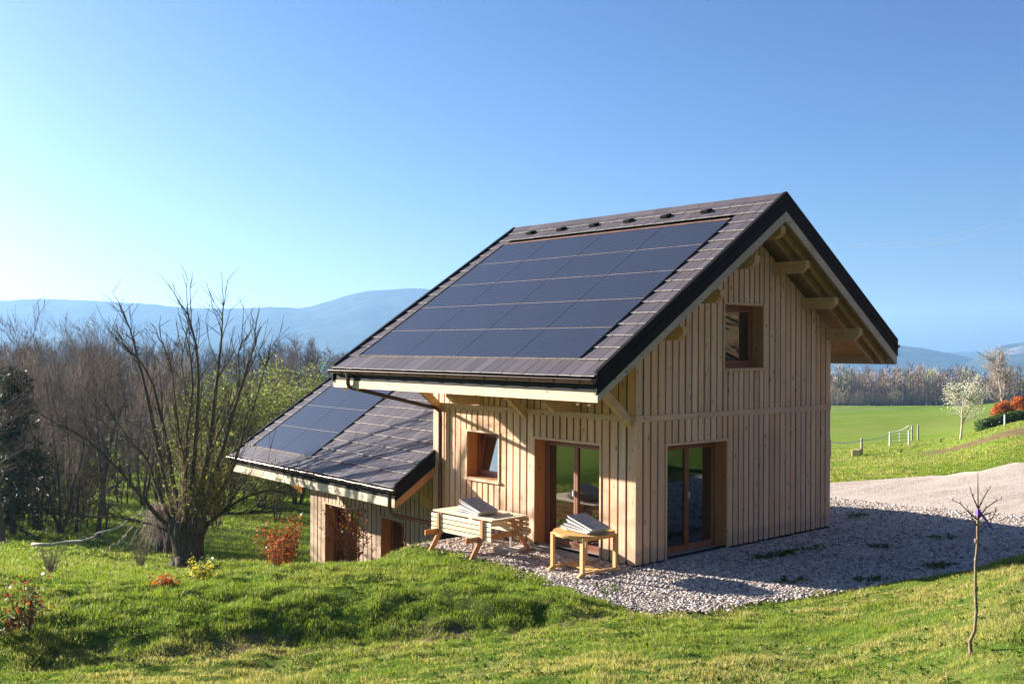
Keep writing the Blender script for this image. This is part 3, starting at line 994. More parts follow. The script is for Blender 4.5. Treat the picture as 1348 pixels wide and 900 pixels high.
for yo, yi, sgn in ((YF, YF + .030, 1), (YB, YB - .030, -1)):
    for side in (0, 1):
        vb, bb = MB(), MB()
        vb.prism(slopepoly(side, -.055, .315), min(yo, yi), max(yo, yi))
        vb.prism(slopepoly(side, -.075, -.050), min(yo - .004 * sgn, yo + .075 * sgn), max(yo - .004 * sgn, yo + .075 * sgn))
        vb.prism(slopepoly(side, .10, .13), min(yo - .008 * sgn, yo), max(yo - .008 * sgn, yo))
        p = slopepoly(side, .318, .515, EX + .03 if side == 0 else XE2 - .03)
        if side == 0: p[0] = (EX + .03, 3.162)
        bb.prism(p, min(yo + .012 * sgn, yo + .05 * sgn), max(yo + .012 * sgn, yo + .05 * sgn))
        vb.build('verge_trim', M['black'], roof_o)
        bb.build('bargeboard', M['barge'], roof_o)
# eave fascias
ef = MB(); ef.box(EX + .032, EX + .072, YF + .052, YB - .052, 3.162, 3.325)
ef.build('fascia', M['fascia'], roof_o)
ez = MB(); ez.box(EX + .052, EX + .085, YF + .052, YB - .052, 3.33, 3.50); ez.build('fascia', M['zinc'], roof_o)
ef = MB(); ef.box(XE2 - .072, XE2 - .032, YF + .052, YB - .052, zt(XE2) - .50, zt(XE2) - .06); ef.build('fascia', M['barge'], roof_o)
# soffit closing board under long eave
sf = MB(); sf.prism([(EX + .075, 3.20), (-.01, zt(-.01) - .40), (-.01, zt(-.01) - .385), (EX + .075, 3.222)], YF + .06, YB - .06)
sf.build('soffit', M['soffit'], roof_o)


def gutter(xc, y0, y1, z, rad, name='gutter', P=None, mat=None, parent=None):
    n = 10
    vs, fs = [], []
    for j, yy in enumerate((y0, y1)):
        for k in range(n + 1):
            t = math.pi + math.pi * k / n
            vs.append((xc + rad * math.cos(t), yy, z + rad * math.sin(t)))
        for k in range(n, -1, -1):
            t = math.pi + math.pi * k / n
            vs.append((xc + (rad - .006) * math.cos(t), yy, z + (rad - .006) * math.sin(t)))
    m = 2 * (n + 1)
    for k in range(m): fs.append((k, (k + 1) % m, (k + 1) % m + m, k + m))
    for base, yy in ((0, y0), (m, y1)):
        fs.append(tuple(base + i for i in range(n + 1)))
    if P: vs = [P(q) for q in vs]
    b = MB(); b.add(vs, fs, .5)
    # rolled front bead
    bead = [(xc - rad, y0, z), (xc - rad, y1, z)]
    if P: bead = [P(q) for q in bead]
    b.tube(bead, .012, 6)
    br = b; yy = y0 + .3
    while yy < y1:
        arc = [(xc + (rad + .008) * math.cos(math.pi + math.pi * k / 6), yy, z + (rad + .008) * math.sin(math.pi + math.pi * k / 6)) for k in range(7)]
        if P: arc = [P(q) for q in arc]
        br.tube(arc, .007, 4); yy += .62
    return b.build(name, mat or M['gutter'], parent or roof_o, recalc=True)


gutter(EX - .045, YF + .01, YB - .01, 3.545, .075)
gutter(XE2 + .045, YF + .01, YB - .01, ZE2 - .05, .075)
# main downpipe
dp = MB()
yd = 6.68
pts = [(EX - .045, yd, 3.48), (EX - .045, yd, 3.27), (EX - .02, yd, 3.20), (EX + .04, yd - .01, 3.165), (-.35, 6.02, 2.745), (-.16, 5.90, 2.70), (-.085, 5.845, 2.62), (-.08, 5.83, 2.5), (-.08, 5.83, -.6)]
dp.tube(pts, .045, 10); dp.tube([(EX - .045, yd, 3.5), (EX - .045, yd, 3.42)], .055, 10)
for z in (.4, 1.5, 2.3): dp.tube([(-.08, 5.83, z), (-.08, 5.83, z + .03)], .052, 10)
dp.build('downpipe', M['gutter'], house, smooth=False)

# purlins (ends show at both gables) and flying rafters
def purlin(x, z, y0, y1, h=.25, w=.15):
    b = MB()
    c = .14
    # profile in (y,z): bottom corner cut at both tips
    poly = [(y0, z + h), (y0, z + .11), (y0 + c, z), (y1 - c, z), (y1, z + .11), (y1, z + h)]
    n = len(poly)
    vs = [(x - w / 2, a, q) for a, q in poly] + [(x + w / 2, a, q) for a, q in poly]
    b.add(vs, [tuple(range(n)), tuple(range(2 * n - 1, n - 1, -1))] + [(i, (i + 1) % n, (i + 1) % n + n, i + n) for i in range(n)])
    b.build('purlin', M['beamy'], house, bevel=.006)
for x in (4.38, 5.48, 6.48, 2.62, 1.52, .42):
    purlin(x, zt(x) - .93, YF + .075, .1)
    purlin(x, zt(x) - .93, L - .1, YB - .075)
purlin(XR, ZR - .86, YF + .075, .1); purlin(XR, ZR - .86, L - .1, YB - .075)
for yy in (-.33, -.60, L + .35, L + .85):
    for side in (0, 1):
        b = MB(); p = slopepoly(side, .382, .56, EX + .1 if side == 0 else XE2 - .1)
        b.prism(p, yy - .035, yy + .035)
        b.build('rafter', M['beamx'], house)
# struts and brackets under the long eave
for yy in (.16, 3.03, 5.95):
    b = MB(); b.prism([(-.003, 2.60), (-.003, 2.80), (-1.02, 3.63), (-1.02, 3.42)], yy - .055, yy + .055)
    b.build('strut', M['beamx'], house, bevel=.004)
for yy in (1.57, 4.55):
    b = MB(); b.prism([(-.003, 2.835), (-.003, 3.10), (-.86, 3.10), (-.86, 3.02), (-.62, 2.835)], yy - .07, yy + .07)
    b.build('bracket', M['beamx'], house, bevel=.004)

# --- lower wing
TH = -.036
AX, AY, AL, AE, AZ, ASL, AEA = .753, L - .102, 7.396, 1.831, .931, .659, 1.421
AC = 1 / math.sqrt(1 + ASL * ASL)
cth, sth = math.cos(TH), math.sin(TH)


def PA(q):      # wing frame: x out of the wall (negative = outwards), y along, z
    return (AX + q[0] * cth - q[1] * sth, AY + q[0] * sth + q[1] * cth, q[2])


def Pw(q): return PA((-q[1], q[0], q[2]))


def azt(x): return AZ + ASL * (x + AE)


AD = (4.681, 6.495, -2.48, -.36); AWn = (2.391, 3.524, -1.55, -.354)
ww = wall(Pw, AL, lambda u: azt(0) - .52, -3.2, [AD, AWn], None, None, (), seed=11, thick=.35)
opening(Pw, *AD, leaves=2, kind='door')
opening(Pw, *AWn, leaves=1, kind='window')
# end wall of the wing (far side) and the back
def Pe(q): return PA((q[0], AL + q[1], q[2]))
we = wall(Pe, 3.6, lambda u: azt(u) - .52, -3.2, [], None, None, (), seed=12, thick=.35)
def Pf(q): return PA((q[0], -q[1] + .12, q[2]))
wbb = MB(); wbb.box(3.5, 3.6, .0, AL, -3.2, azt(3.5) - .6, PA); wbb.box(.4, 3.5, .35, AL - .4, -2.6, -2.5, PA); wbb.build('wall', M['back'], house)
# wing roof
AW2 = 3.6
AYE = AL + AEA


def aslope(side, y, s, h=0.0):
    return PA((-AE + s * AC - h * ASL * AC, y, AZ + s * AC * ASL + h * AC))


ALS = (AW2 + AE) / AC
ar = MB(); ar.prism([(-AE + .08, azt(-AE + .08) - .36), (AW2, azt(AW2) - .36), (AW2, azt(AW2) - .29), (-AE + .08, azt(-AE + .08) - .29)], .06, AYE - .06, M=PA)
aro = ar.build('wing_roof', M['soffit'], house)
ar = MB(); ar.prism([(-AE + .04, azt(-AE + .04) - .285), (AW2, azt(AW2) - .285), (AW2, azt(AW2) - .055), (-AE + .04, azt(-AE + .04) - .055)], .03, AYE - .03, M=PA)
ar.build('underlay', M['black'], aro)
# clipped where the main house stands: rows run up to the back gable
APY0, APY1, APS0, APS1 = 4.66, 8.12, .475, 3.53
APY1 = APY0 + 2 * 1.735
mb, ed = tiles(0, aslope, ALS, .02, AYE - .03, (APY0, APY1, APS0, APS1), 14, first=.47, exp=.3818)
mb.build('roof_tiles', [M['tile'], M['tileglint']], aro)
apm = None
sdir = (AC * cth, AC * sth, ASL * AC); wdir = (sth, -cth, 0)
for rr in range(3):
    for cc in range(2):
        org = aslope(0, APY0 + (cc + 1) * 1.735, APS0 + rr * chh, .012)
        apm = panel(house, org, sdir, wdir, 1.735, chh, pm if apm is None else apm)
for (ya, yb, sa, sb) in ((APY0 - .035, APY0 - .003, APS0, APS1), (APY1 + .003, APY1 + .035, APS0, APS1)):
    fs = MB(); strip(fs, aslope, ya, yb, sa, sb, 0, .045); fs.build('flashing', M['black'], aro)
for yo, sg in ((0, 1), (AYE, -1)):
    v = MB(); bd = MB()
    for (t0, t1, ya, yb, tgt) in ((-.055, .30, 0, .03, v), (-.075, -.05, -.004, .07, v), (.303, .50, .012, .05, bd)):
        p = [(-AE + (.03 if tgt is bd else 0), azt(-AE + (.03 if tgt is bd else 0)) - t1), (AW2, azt(AW2) - t1), (AW2, azt(AW2) - t0), (-AE + (.03 if tgt is bd else 0), azt(-AE + (.03 if tgt is bd else 0)) - t0)]
        tgt.prism(p, min(yo + ya * sg, yo + yb * sg), max(yo + ya * sg, yo + yb * sg), M=PA)
    v.build('verge_trim', M['black'], aro); bd.build('bargeboard', M['reveal'], aro)
f = MB(); f.box(-AE + .032, -AE + .072, .052, AYE - .052, .47, .66, PA); f.build('fascia', M['fascia'], aro)
f = MB(); f.box(-AE + .052, -AE + .085, .052, AYE - .052, .665, .85, PA); f.build('fascia', M['zinc'], aro)
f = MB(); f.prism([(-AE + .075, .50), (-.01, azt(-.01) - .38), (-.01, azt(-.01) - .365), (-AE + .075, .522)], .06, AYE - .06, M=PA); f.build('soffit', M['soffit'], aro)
gutter(-AE - .045, .01, AYE - .01, .885, .07, P=PA, parent=aro)
b = MB(); b.prism([(-.003, -.25), (-.003, -.05), (-.85, .62), (-.85, .44)], .28, .39, M=PA); b.build('strut', M['beamx'], house)
b = MB(); b.prism([(-.003, -.25), (-.003, -.05), (-.85, .62), (-.85, .44)], AL + .5, AL + .61, M=PA); b.build('strut', M['beamx'], house)
dp = MB()
pts = [PA((-AE - .045, .16, .84)), PA((-AE - .045, .16, .50)), PA((-AE - .03, .14, .38)), PA((-AE + .05, .12, .30)), (-.30, 5.93, .10), (-.14, 5.86, .04), (-.08, 5.83, -.05)]
dp.tube(pts, .042, 10); dp.build('downpipe', M['gutter'], house)
# closing wall of the wing above ground beside the main gable
# ------------------------------------------------------------------ slate stacks, tables
def slate_stack(name, loc, rz, n, label, lean=16):
    root = empty(name, loc, rz, label, 'slates', 'stacks of roofing slates on the tables')
    r = random.Random(n)
    for k in range(n):
        b = MB()
        f = k / (n - 1)
        w, l, th = .47, .64 + .04 * (1 - f), .014
        ang = R(lean * f ** 1.15)
        y0 = .15 * (1 - f) + r.uniform(-.03, .03); z0 = k * .0155; dx = r.uniform(-.02, .02) - .05 * f
        yaw = r.uniform(-.09, .09) + .10 * (1 - f)
        def T(q, ang=ang, y0=y0, z0=z0, dx=dx, yaw=yaw):
            x, y, z = q
            Y = y * math.cos(ang) - z * math.sin(ang); Z = y * math.sin(ang) + z * math.cos(ang)
            return (x * math.cos(yaw) - Y * math.sin(yaw) + dx, x * math.sin(yaw) + Y * math.cos(yaw) + y0, Z + z0)
        b.box(-w / 2, w / 2, 0, l, 0, th, T)
        b.cur = 1
        b.box(-w / 2 - .004, -w / 2 + .001, -.002, l + .002, .001, th + .001, T)
        b.box(-w / 2, w / 2, -.004, .001, .001, th - .001, T)
        b.build('slate', [M['slate'], M['cutedge']], root)
    return root


def round_table(loc, rz):
    root = empty('round_table', loc, rz, 'round slatted teak folding table on the gravel beside the glazed door', 'table')
    top = MB(); Rr = .565; n = 11; w = 2 * Rr / n
    for k in range(n):
        y0 = -Rr + k * w + .004; y1 = y0 + w - .008
        xs = [math.sqrt(max(0, (Rr - .06) ** 2 - yy ** 2)) for yy in (y0, (y0 + y1) / 2, y1)]
        if max(xs) < .05: continue
        poly = [(-xs[0], y0), (xs[0], y0), (xs[1], (y0 + y1) / 2), (xs[2], y1), (-xs[2], y1), (-xs[1], (y0 + y1) / 2)]
        vs = [(a, b, .700) for a, b in poly] + [(a, b, .722) for a, b in poly]
        m = 6
        top.add(vs, [tuple(range(m - 1, -1, -1)), tuple(range(m, 2 * m))] + [(i, (i + 1) % m, (i + 1) % m + m, i + m) for i in range(m)])
    ns = 40; vs, fs = [], []
    for k in range(ns):
        t = 2 * math.pi * k / ns
        for rr_, zz in ((Rr - .065, .690), (Rr, .690), (Rr, .724), (Rr - .065, .724)): vs.append((rr_ * math.cos(t), rr_ * math.sin(t), zz))
    for k in range(ns):
        a, b = k * 4, ((k + 1) % ns) * 4
        for j in range(4): fs.append((a + j, b + j, b + (j + 1) % 4, a + (j + 1) % 4))
    top.add(vs, fs, .5)
    top.build('tabletop', M['teak'], root)
    ap = MB()
    for s in (-1, 1):
        ap.box(-.42, .42, s * .40 - .012, s * .40 + .012, .625, .690); ap.box(s * .40 - .012, s * .40 + .012, -.385, .385, .625, .690)
    ap.build('apron', M['teak'], root)
    for sx in (-1, 1):
        for sy in (-1, 1):
            l = MB(); l.box(sx * .40 - .028, sx * .40 + .028, sy * .40 - .04 - .002, sy * .40 + .04 - .002, .07, .69)
            l.build('leg', M['teak'], root, bevel=.005)
    for sy in (-1, 1):
        f = MB()
        poly = [(-.52, .0), (-.40, .0), (-.33, .045), (.33, .045), (.40, .0), (.52, .0), (.50, .035), (.42, .085), (-.42, .085), (-.50, .035)]
        f.prism(poly, sy * .40 - .03, sy * .40 + .03); f.build('foot_rail', M['teak'], root, bevel=.004)
    st_ = MB()
    for x in (-.07, .0, .07): st_.box(x - .022, x + .022, -.368, .368, .05, .072)
    st_.build('stretcher', M['teak'], root)
    return root


def picnic_table(loc, rz):
    root = empty('picnic_table', loc, rz, 'pale wooden picnic table with folded slatted benches and splayed brown legs', 'table')
    t_ = MB(); wdt = .96; n = 7; w = wdt / n
    for k in range(n): t_.box(-wdt / 2 + k * w + .004, -wdt / 2 + (k + 1) * w - .004, -.90, .90, .715, .745)
    t_.build('tabletop', M['pine'], root, bevel=.003)
    for s in (-1, 1):
        b = MB()
        for k in range(4): b.box(s * .50 - .012, s * .50 + .012, -.90, .90, .34 + k * .092, .34 + k * .092 + .072)
        p = b.build('bench_seat', M['pine'], root, bevel=.003)
        for yy in (-.66, .66):
            h = MB(); h.box(s * .528 - .015, s * .528 + .015, yy - .035, yy + .035, .30, .715)
            h.build('hinge_post', M['pineleg'], p)
    for yy in (-.62, .62):
        for s in (-1, 1):
            l = MB(); l.prism([(s * .80, 0), (s * .68, 0), (s * .20, .715), (s * .32, .715)] if s > 0 else [(-.68, 0), (-.80, 0), (-.32, .715), (-.20, .715)], yy - .022, yy + .022)
            l.build('leg', M['pineleg'], root, bevel=.004)
        b = MB(); b.box(-.86, .86, yy + .024, yy + .066, .30, .40); b.build('bearer', M['pineleg'], root, bevel=.004)
        b = MB(); b.box(-.46, .46, yy + .024, yy + .066, .635, .713); b.build('crossbar', M['pineleg'], root)
    b = MB(); b.box(-.03, .03, -.60, .60, .30, .36); b.build('centre_brace', M['pineleg'], root)
    return root


picnic_table((-1.13, 3.14, .03), R(2))
round_table((-.90, .44, .025), R(-3))
slate_stack('slate_stack', (-1.24, 2.66, .03 + .747), R(-4), 7, 'fanned stack of grey slates on the pale picnic table')
slate_stack('slate_stack', (-.92, -.05, .025 + .725), R(-4), 8, 'fanned stack of grey slates on the round teak table')
ub = empty('parasol_base', (-.66, 2.72, .03), R(20), 'grey square concrete parasol base under the picnic table', 'parasol base')
b = MB(); b.box(-.27, .27, -.27, .27, .0, .07); b.build('slab', M['concrete'], ub, bevel=.01)
b = MB(); b.tube([(0, 0, .07), (0, 0, .38)], .024, 10); b.build('socket', M['galv'], ub)


# ------------------------------------------------------------------ plants
def grow(seed, H, r0, levels=4, up=.25, spread=38, kids=(9, 6, 5, 4), first=.3, wander=.12, lenr=(.55, .55, .5, .5), seg=(9, 6, 4, 3), trunks=1, minr=.006, lean=(0, 0)):
    """returns list of (points, radii, level) and tip points with directions"""
    r = random.Random(seed)
    out, tips = [], []

    def branch(p, d, ln, rad, lv):
        n = seg[min(lv, len(seg) - 1)]
        pts, rs = [p.copy()], [rad]
        for i in range(n):
            d = (d + Vector((r.gauss(0, 1), r.gauss(0, 1), r.gauss(0, .6))) * wander * (.5 if lv == 0 else 1) + Vector((0, 0, up * (.35 if lv else .25)))).normalized()
            p = p + d * (ln / n)
            pts.append(p.copy()); rs.append(max(rad * (1 - .82 * (i + 1) / n), minr * .55))
        out.append((pts, rs, lv))
        if lv >= levels:
            tips.append((pts[-1], d)); tips.append((pts[len(pts) // 2], d))
            return
        k = kids[min(lv, len(kids) - 1)]
        for j in range(k):
            f = first if lv == 0 else .18
            t_ = f + (1 - f) * (j + r.random() * .8) / k
            i = min(int(t_ * n), n - 1); fr = t_ * n - i
            q = pts[i].lerp(pts[i + 1], fr)
            dd = (pts[i + 1] - pts[i]).normalized()
            ax = Vector((r.gauss(0, 1), r.gauss(0, 1), r.gauss(0, 1))).cross(dd)
            if ax.length < 1e-3: continue
            nd = (Matrix.Rotation(R(spread * r.uniform(.65, 1.3)), 3, ax.normalized()) @ dd).normalized()
            rr_ = max(rs[i] * r.uniform(.42, .62), minr)
            branch(q, nd, ln * lenr[min(lv, len(lenr) - 1)] * r.uniform(.7, 1.2) * (1.15 - .55 * t_ if lv == 0 else 1), rr_, lv + 1)
        tips.append((pts[-1], d))
    for _ in range(trunks):
        d0 = Vector((r.gauss(lean[0], .06 + .12 * (trunks > 1)), r.gauss(lean[1], .06 + .12 * (trunks > 1)), 1)).normalized()
        branch(Vector((r.uniform(-.1, .1) * (trunks > 1), r.uniform(-.1, .1) * (trunks > 1), -.15)), d0, H * r.uniform(.85, 1) if trunks > 1 else H, r0, 0)
    return out, tips


def tubes(branches, pick, sides=(8, 6, 4, 3, 3)):
    mb = MB()
    for pts, rs, lv in branches:
        if pick(lv): mb.tube(pts, rs, sides[min(lv, len(sides) - 1)], cap=False)
    return mb


def leafset(name, pts, mat, parent, size, per=3, spread=.25, seed=0, shape=1.7):
    rs = np.random.RandomState(seed)
    P = np.repeat(np.array([tuple(p) for p in pts]), per, axis=0)
    n = len(P)
    P = P + rs.normal(0, spread, (n, 3))
    d = rs.normal(0, 1, (n, 3)); d /= np.linalg.norm(d, axis=1, keepdims=True)
    e = np.cross(d, rs.normal(0, 1, (n, 3))); e /= np.linalg.norm(e, axis=1, keepdims=True)
    s = size * rs.uniform(.6, 1.4, (n, 1))
    V = np.stack([P - d * s * shape / 2, P + e * s / 2, P + d * s * shape / 2, P - e * s / 2], 1).reshape(-1, 3)
    F = np.arange(n * 4).reshape(-1, 4)
    return np_mesh(name, V, F, mat, parent, var=np.repeat(rs.rand(n), 4))


def make_tree(name, label, loc, seed, H, r0, mtrunk, mtwig, leaf=None, cat='tree', group=None, tl=1, rz=0, **kw):
    br, tips = grow(seed, H, r0, **kw)
    root = empty(name, loc, rz, label, cat, group)
    tubes(br, lambda l: l < tl).build('trunk', mtrunk, root, smooth=True, recalc=False)
    cr = tubes(br, lambda l: l >= tl).build('crown', mtwig, root, smooth=True, recalc=False)
    if leaf:
        mat, size, per, spr, frac = leaf
        rr_ = random.Random(seed); tp = [t_[0] for t_ in tips if rr_.random() < frac]
        leafset('leaves', tp, mat, cr, size, per, spr, seed)
    return root


def wpx(px, D, dz=0.0):
    """ground point on the bearing of picture column px at distance D"""
    a = (px - 674) / 1335.3 * D
    x, y = xy(a, D)
    return (float(x), float(y), zat(x, y) + dz)


def wpy(px, py, lo=5.0, hi=40.0):
    """distance at which the ground on bearing px meets the sight line py"""
    D = np.arange(lo, hi, .05); a = (px - 674) / 1335.3 * D
    x, y = xy(a, D); z = HW(x, y)
    yy = 455.7 + (CAM[2] - z) / D * 1335.3
    i = int(np.argmax(yy <= py))
    return float(D[i])


# sapling in the foreground with a purple ribbon
DS = wpy(1279, 860); print('sapling D', DS)
sx_, sy_, sz_ = wpx(1279, DS)
sap = empty('sapling', (sx_, sy_, sz_), 0, 'thin bare young fruit tree with purple ribbon in the near lawn', 'young tree')
K = DS / 1335.3
toR = Vector((RT[0], RT[1], 0)); 
def sp(dx, h, dd=0): return toR * (dx * K) + Vector((FW[0], FW[1], 0)) * dd + Vector((0, 0, h * K))
tr = MB()
path = [(0, -3), (1, 6), (0, 20), (6, 34), (7, 60), (6, 88), (7, 120), (8, 150), (9, 178), (10, 200), (9, 222), (8, 243)]
rad = [.020, .020, .017, .015, .014, .013, .0125, .012, .0115, .008, .006, .003]
tr.tube([sp(a, h, math.sin(h * .07) * .012) for a, h in path], rad, 8)
for h in (88, 125, 150): tr.tube([sp(7, h), sp(7, h + 5)], .0165, 7)
tr.build('trunk', M['twig_warm'], sap, smooth=True, recalc=False)
cr = MB()
for base, mids in (((9, 180), [(-4, 190), (-18, 203), (-30, 208)]), ((10, 182), [(18, 196), (30, 206), (36, 209)]), ((9, 196), [(2, 212), (-1, 221)]), ((9, 172), [(0, 181), (-6, 190), (-13, 199)]), ((10, 170), [(20, 176), (34, 181), (42, 190)]), ((10, 195), [(16, 208), (22, 218), (25, 222)]), ((12, 185), [(20, 189), (28, 193)])):
    dd = rnd.uniform(-.12, .12)
    pts = [sp(*base)] + [sp(a, h, dd * (i + 1) / 3) for i, (a, h) in enumerate(mids)]
    cr.tube(pts, [.007 - .0048 * i / (len(pts) - 1) for i in range(len(pts))], 5)
    for i in range(1, len(pts)):
        q = pts[i]; cr.tube([q, q + Vector((rnd.uniform(-.02, .02), rnd.uniform(-.02, .02), .028))], [.004, .0015], 4)
cr.build('crown', M['bark'], sap, smooth=True, recalc=False)
rb = MB()
rb.tube([sp(10, 186), sp(10.2, 194)], .017, 8); 
a0, a1 = sp(11, 190, -.02), sp(27, 168, -.03)
u_ = Vector((0, 0, .014))
rb.add([a0 - u_, a0 + u_, a1 + u_ * .8, a1 - u_ * .8, a0 - u_ + Vector((.003, -.003, 0)), a0 + u_ + Vector((.003, -.003, 0)), a1 + u_ * .8 + Vector((.003, -.003, 0)), a1 - u_ * .8 + Vector((.003, -.003, 0))],
       [(0, 1, 2, 3), (7, 6, 5, 4), (0, 4, 5, 1), (1, 5, 6, 2), (2, 6, 7, 3), (3, 7, 4, 0)], .5)
rb.build('ribbon', M['purple'], sap)

# pollard willow
def willow():
    r = random.Random(21)
    D = 27.0; loc = wpx(250, D)
    root = empty('willow_tree', loc, 0, 'old pollard willow with thick trunk and long bare upright limbs on the meadow', 'tree')
    k = D / 1335.3
    def q(px, py, dd=0): return toR * ((px - 250) * k) + Vector((FW[0], FW[1], 0)) * dd + Vector((0, 0, (737 - py) * k))
    tr = MB()
    tr.tube([q(250, 745), q(250, 737), q(250, 722), q(249, 705), q(248, 690), q(248, 678)], [.60, .50, .40, .40, .46, .34], 14)
    for (px, dd) in ((-30, .3), (22, -.2), (-5, -.6), (12, .5)): tr.tube([q(250 + px * .45, 722, dd * .5), q(250 + px, 741, dd)], [.22, .07], 7)
    for j in range(7):
        t_ = j * 6.28 / 7
        tr.tube([q(250, 700), q(249 + 16 * math.cos(t_), 683, .4 * math.sin(t_)), q(249 + 20 * math.cos(t_), 672, .5 * math.sin(t_))], [.24, .21, .11], 8)
    t_o = tr.build('trunk', M['bark_willow'], root, smooth=True, recalc=False)
    limbs = [  # traced limb directions: base -> top
        ([(240, 690), (222, 640), (205, 580), (190, 520), (176, 470), (163, 430), (152, 405)], .15, .3),
        ([(243, 686), (232, 630), (221, 560), (207, 500), (192, 465), (168, 440)], .14, -.2),
        ([(246, 684), (243, 620), (240, 560), (243, 500), (236, 450), (226, 415)], .12, .5),
        ([(250, 684), (256, 620), (263, 560), (268, 500), (268, 450), (262, 415), (260, 400)], .14, -.4),
        ([(252, 684), (266, 630), (276, 570), (282, 510), (286, 470), (289, 430), (290, 398)], .17, .1),
        ([(256, 684), (275, 640), (293, 590), (309, 540), (326, 490), (340, 450), (352, 418)], .16, -.3),
        ([(258, 686), (280, 650), (300, 610), (315, 560), (330, 510), (346, 440)], .12, .4),
        ([(236, 692), (205, 660), (175, 620), (145, 585), (118, 560), (95, 545)], .12, -.3),
        ([(236, 692), (210, 650), (186, 600), (160, 575), (128, 540), (112, 520)], .10, .6),
        ([(262, 690), (290, 665), (320, 645), (350, 635), (372, 640)], .10, .2),
        ([(258, 690), (284, 670), (304, 660), (338, 655), (360, 650)], .07, -.5),
        ([(244, 680), (236, 600), (230, 530), (216, 470), (208, 440)], .08, .9),
        ([(248, 680), (252, 600), (250, 540), (252, 480), (248, 440)], .08, -.9),
        ([(254, 680), (268, 600), (288, 540), (300, 500), (296, 450), (310, 420)], .09, .8),
        ([(236, 694), (200, 680), (160, 672), (120, 672), (80, 690)], .07, .2),
    ]
    cr = MB(); tips = []; yl = []
    for pts, rad, dd in limbs:
        P = [q(px, py, dd * (i / (len(pts) - 1)) * 2.2) for i, (px, py) in enumerate(pts)]
        # smooth
        S = []
        for i in range(len(P) - 1):
            for j in range(4):
                t1 = j / 4
                p0, p1, p2, p3 = P[max(i - 1, 0)], P[i], P[i + 1], P[min(i + 2, len(P) - 1)]
                S.append(.5 * ((2 * p1) + (p2 - p0) * t1 + (2 * p0 - 5 * p1 + 4 * p2 - p3) * t1 ** 2 + (3 * p1 - p0 - 3 * p2 + p3) * t1 ** 3) + Vector((r.gauss(0, .010), r.gauss(0, .010), 0)))
        S.append(P[-1])
        n = len(S)
        cr.tube(S, [max(rad * .62 * (1 - .88 * (i / (n - 1)) ** .8), .009) for i in range(n)], 7, cap=False)
        for j in range(15):
            f = r.uniform(.2, .98); i = int(f * (n - 1)); b0 = S[i]
            dd_ = (S[min(i + 1, n - 1)] - S[max(i - 1, 0)]).normalized()
            ax = Vector((r.gauss(0, 1), r.gauss(0, 1), r.gauss(0, 1))).cross(dd_).normalized()
            d = Matrix.Rotation(R(r.uniform(14, 34)), 3, ax) @ dd_
            ln = r.uniform(.5, 1.8) * (1.15 - .5 * f); p = b0; pl = [p]
            for s in range(4):
                d = (d + Vector((r.gauss(0, .12), r.gauss(0, .12), .12))).normalized(); p = p + d * ln / 4; pl.append(p)
            cr.tube(pl, [.015, .013, .010, .008, .005], 4, cap=False)
            for s in range(3):
                b1 = pl[r.randint(1, 4)]; d2 = (d + Vector((r.gauss(0, .5), r.gauss(0, .5), r.gauss(0, .3)))).normalized()
                cr.tube([b1, b1 + d2 * r.uniform(.2, .7)], [.009, .005], 3, cap=False)
                tips.append(b1 + d2 * .25)
            if f < .5: yl += [b0.lerp(pl[-1], t_) for t_ in (.3, .6, .9)]
    co = cr.build('crown', M['bark_willow'], root, smooth=True, recalc=False)
    # young leafing shoots round the head
    sh = MB(); sp_ = []
    for j in range(150):
        t_ = r.uniform(0, 6.28); b0 = q(252 + r.uniform(-16, 36), r.uniform(655, 690), r.uniform(-.6, .6))
        d = Vector((r.gauss(.15, .25), r.gauss(0, .25), 1)).normalized(); ln = r.uniform(.8, 3.0); p = b0
        pl = [p]
        for s in range(4): d = (d + Vector((r.gauss(0, .08), r.gauss(0, .08), .05))).normalized(); p = p + d * ln / 4; pl.append(p); sp_.append(p)
        sh.tube(pl, [.014, .012, .009, .007, .004], 3, cap=False)
    so = sh.build('young_shoots', M['twig_warm'], root, recalc=False)
    leafset('leaves', sp_, M['leaf_spring'], so, .045, 5, .13, 3)
    yy = [q(275 + r.uniform(-8, 14), 640 + r.uniform(-30, 25), r.uniform(-.4, .4)) for _ in range(120)]
    leafset('leaves', yy, M['leaf_yellow'], so, .04, 4, .1, 4)
    # hanging broom of fine twigs
    hb = MB()
    for j in range(120):
        b0 = q(205 + r.uniform(-10, 14), 655 + r.uniform(-6, 10), .2 + r.uniform(-.3, .3)); d = Vector((r.gauss(-.2, .3), r.gauss(0, .25), -1)).normalized(); ln = r.uniform(.5, 1.3)
        hb.tube([b0, b0 + d * ln * .5, b0 + d * ln + Vector((r.gauss(0, .1), 0, 0))], [.008, .006, .003], 3, cap=False)
    hb.build('hanging_twigs', M['twig_pale'], root, recalc=False)
willow()

# dark stump behind the willow
s_ = empty('tree_stump', wpx(222, 33.5), 0, 'dark leaning old stump just behind the thick willow trunk', 'stump')
b = MB(); b.tube([(0, 0, -.2), (.02, 0, .35), (.15, .05, .8), (.3, .1, 1.05)], [.5, .42, .36, .22], 10); b.build('trunk', M['bark'], s_, smooth=True)

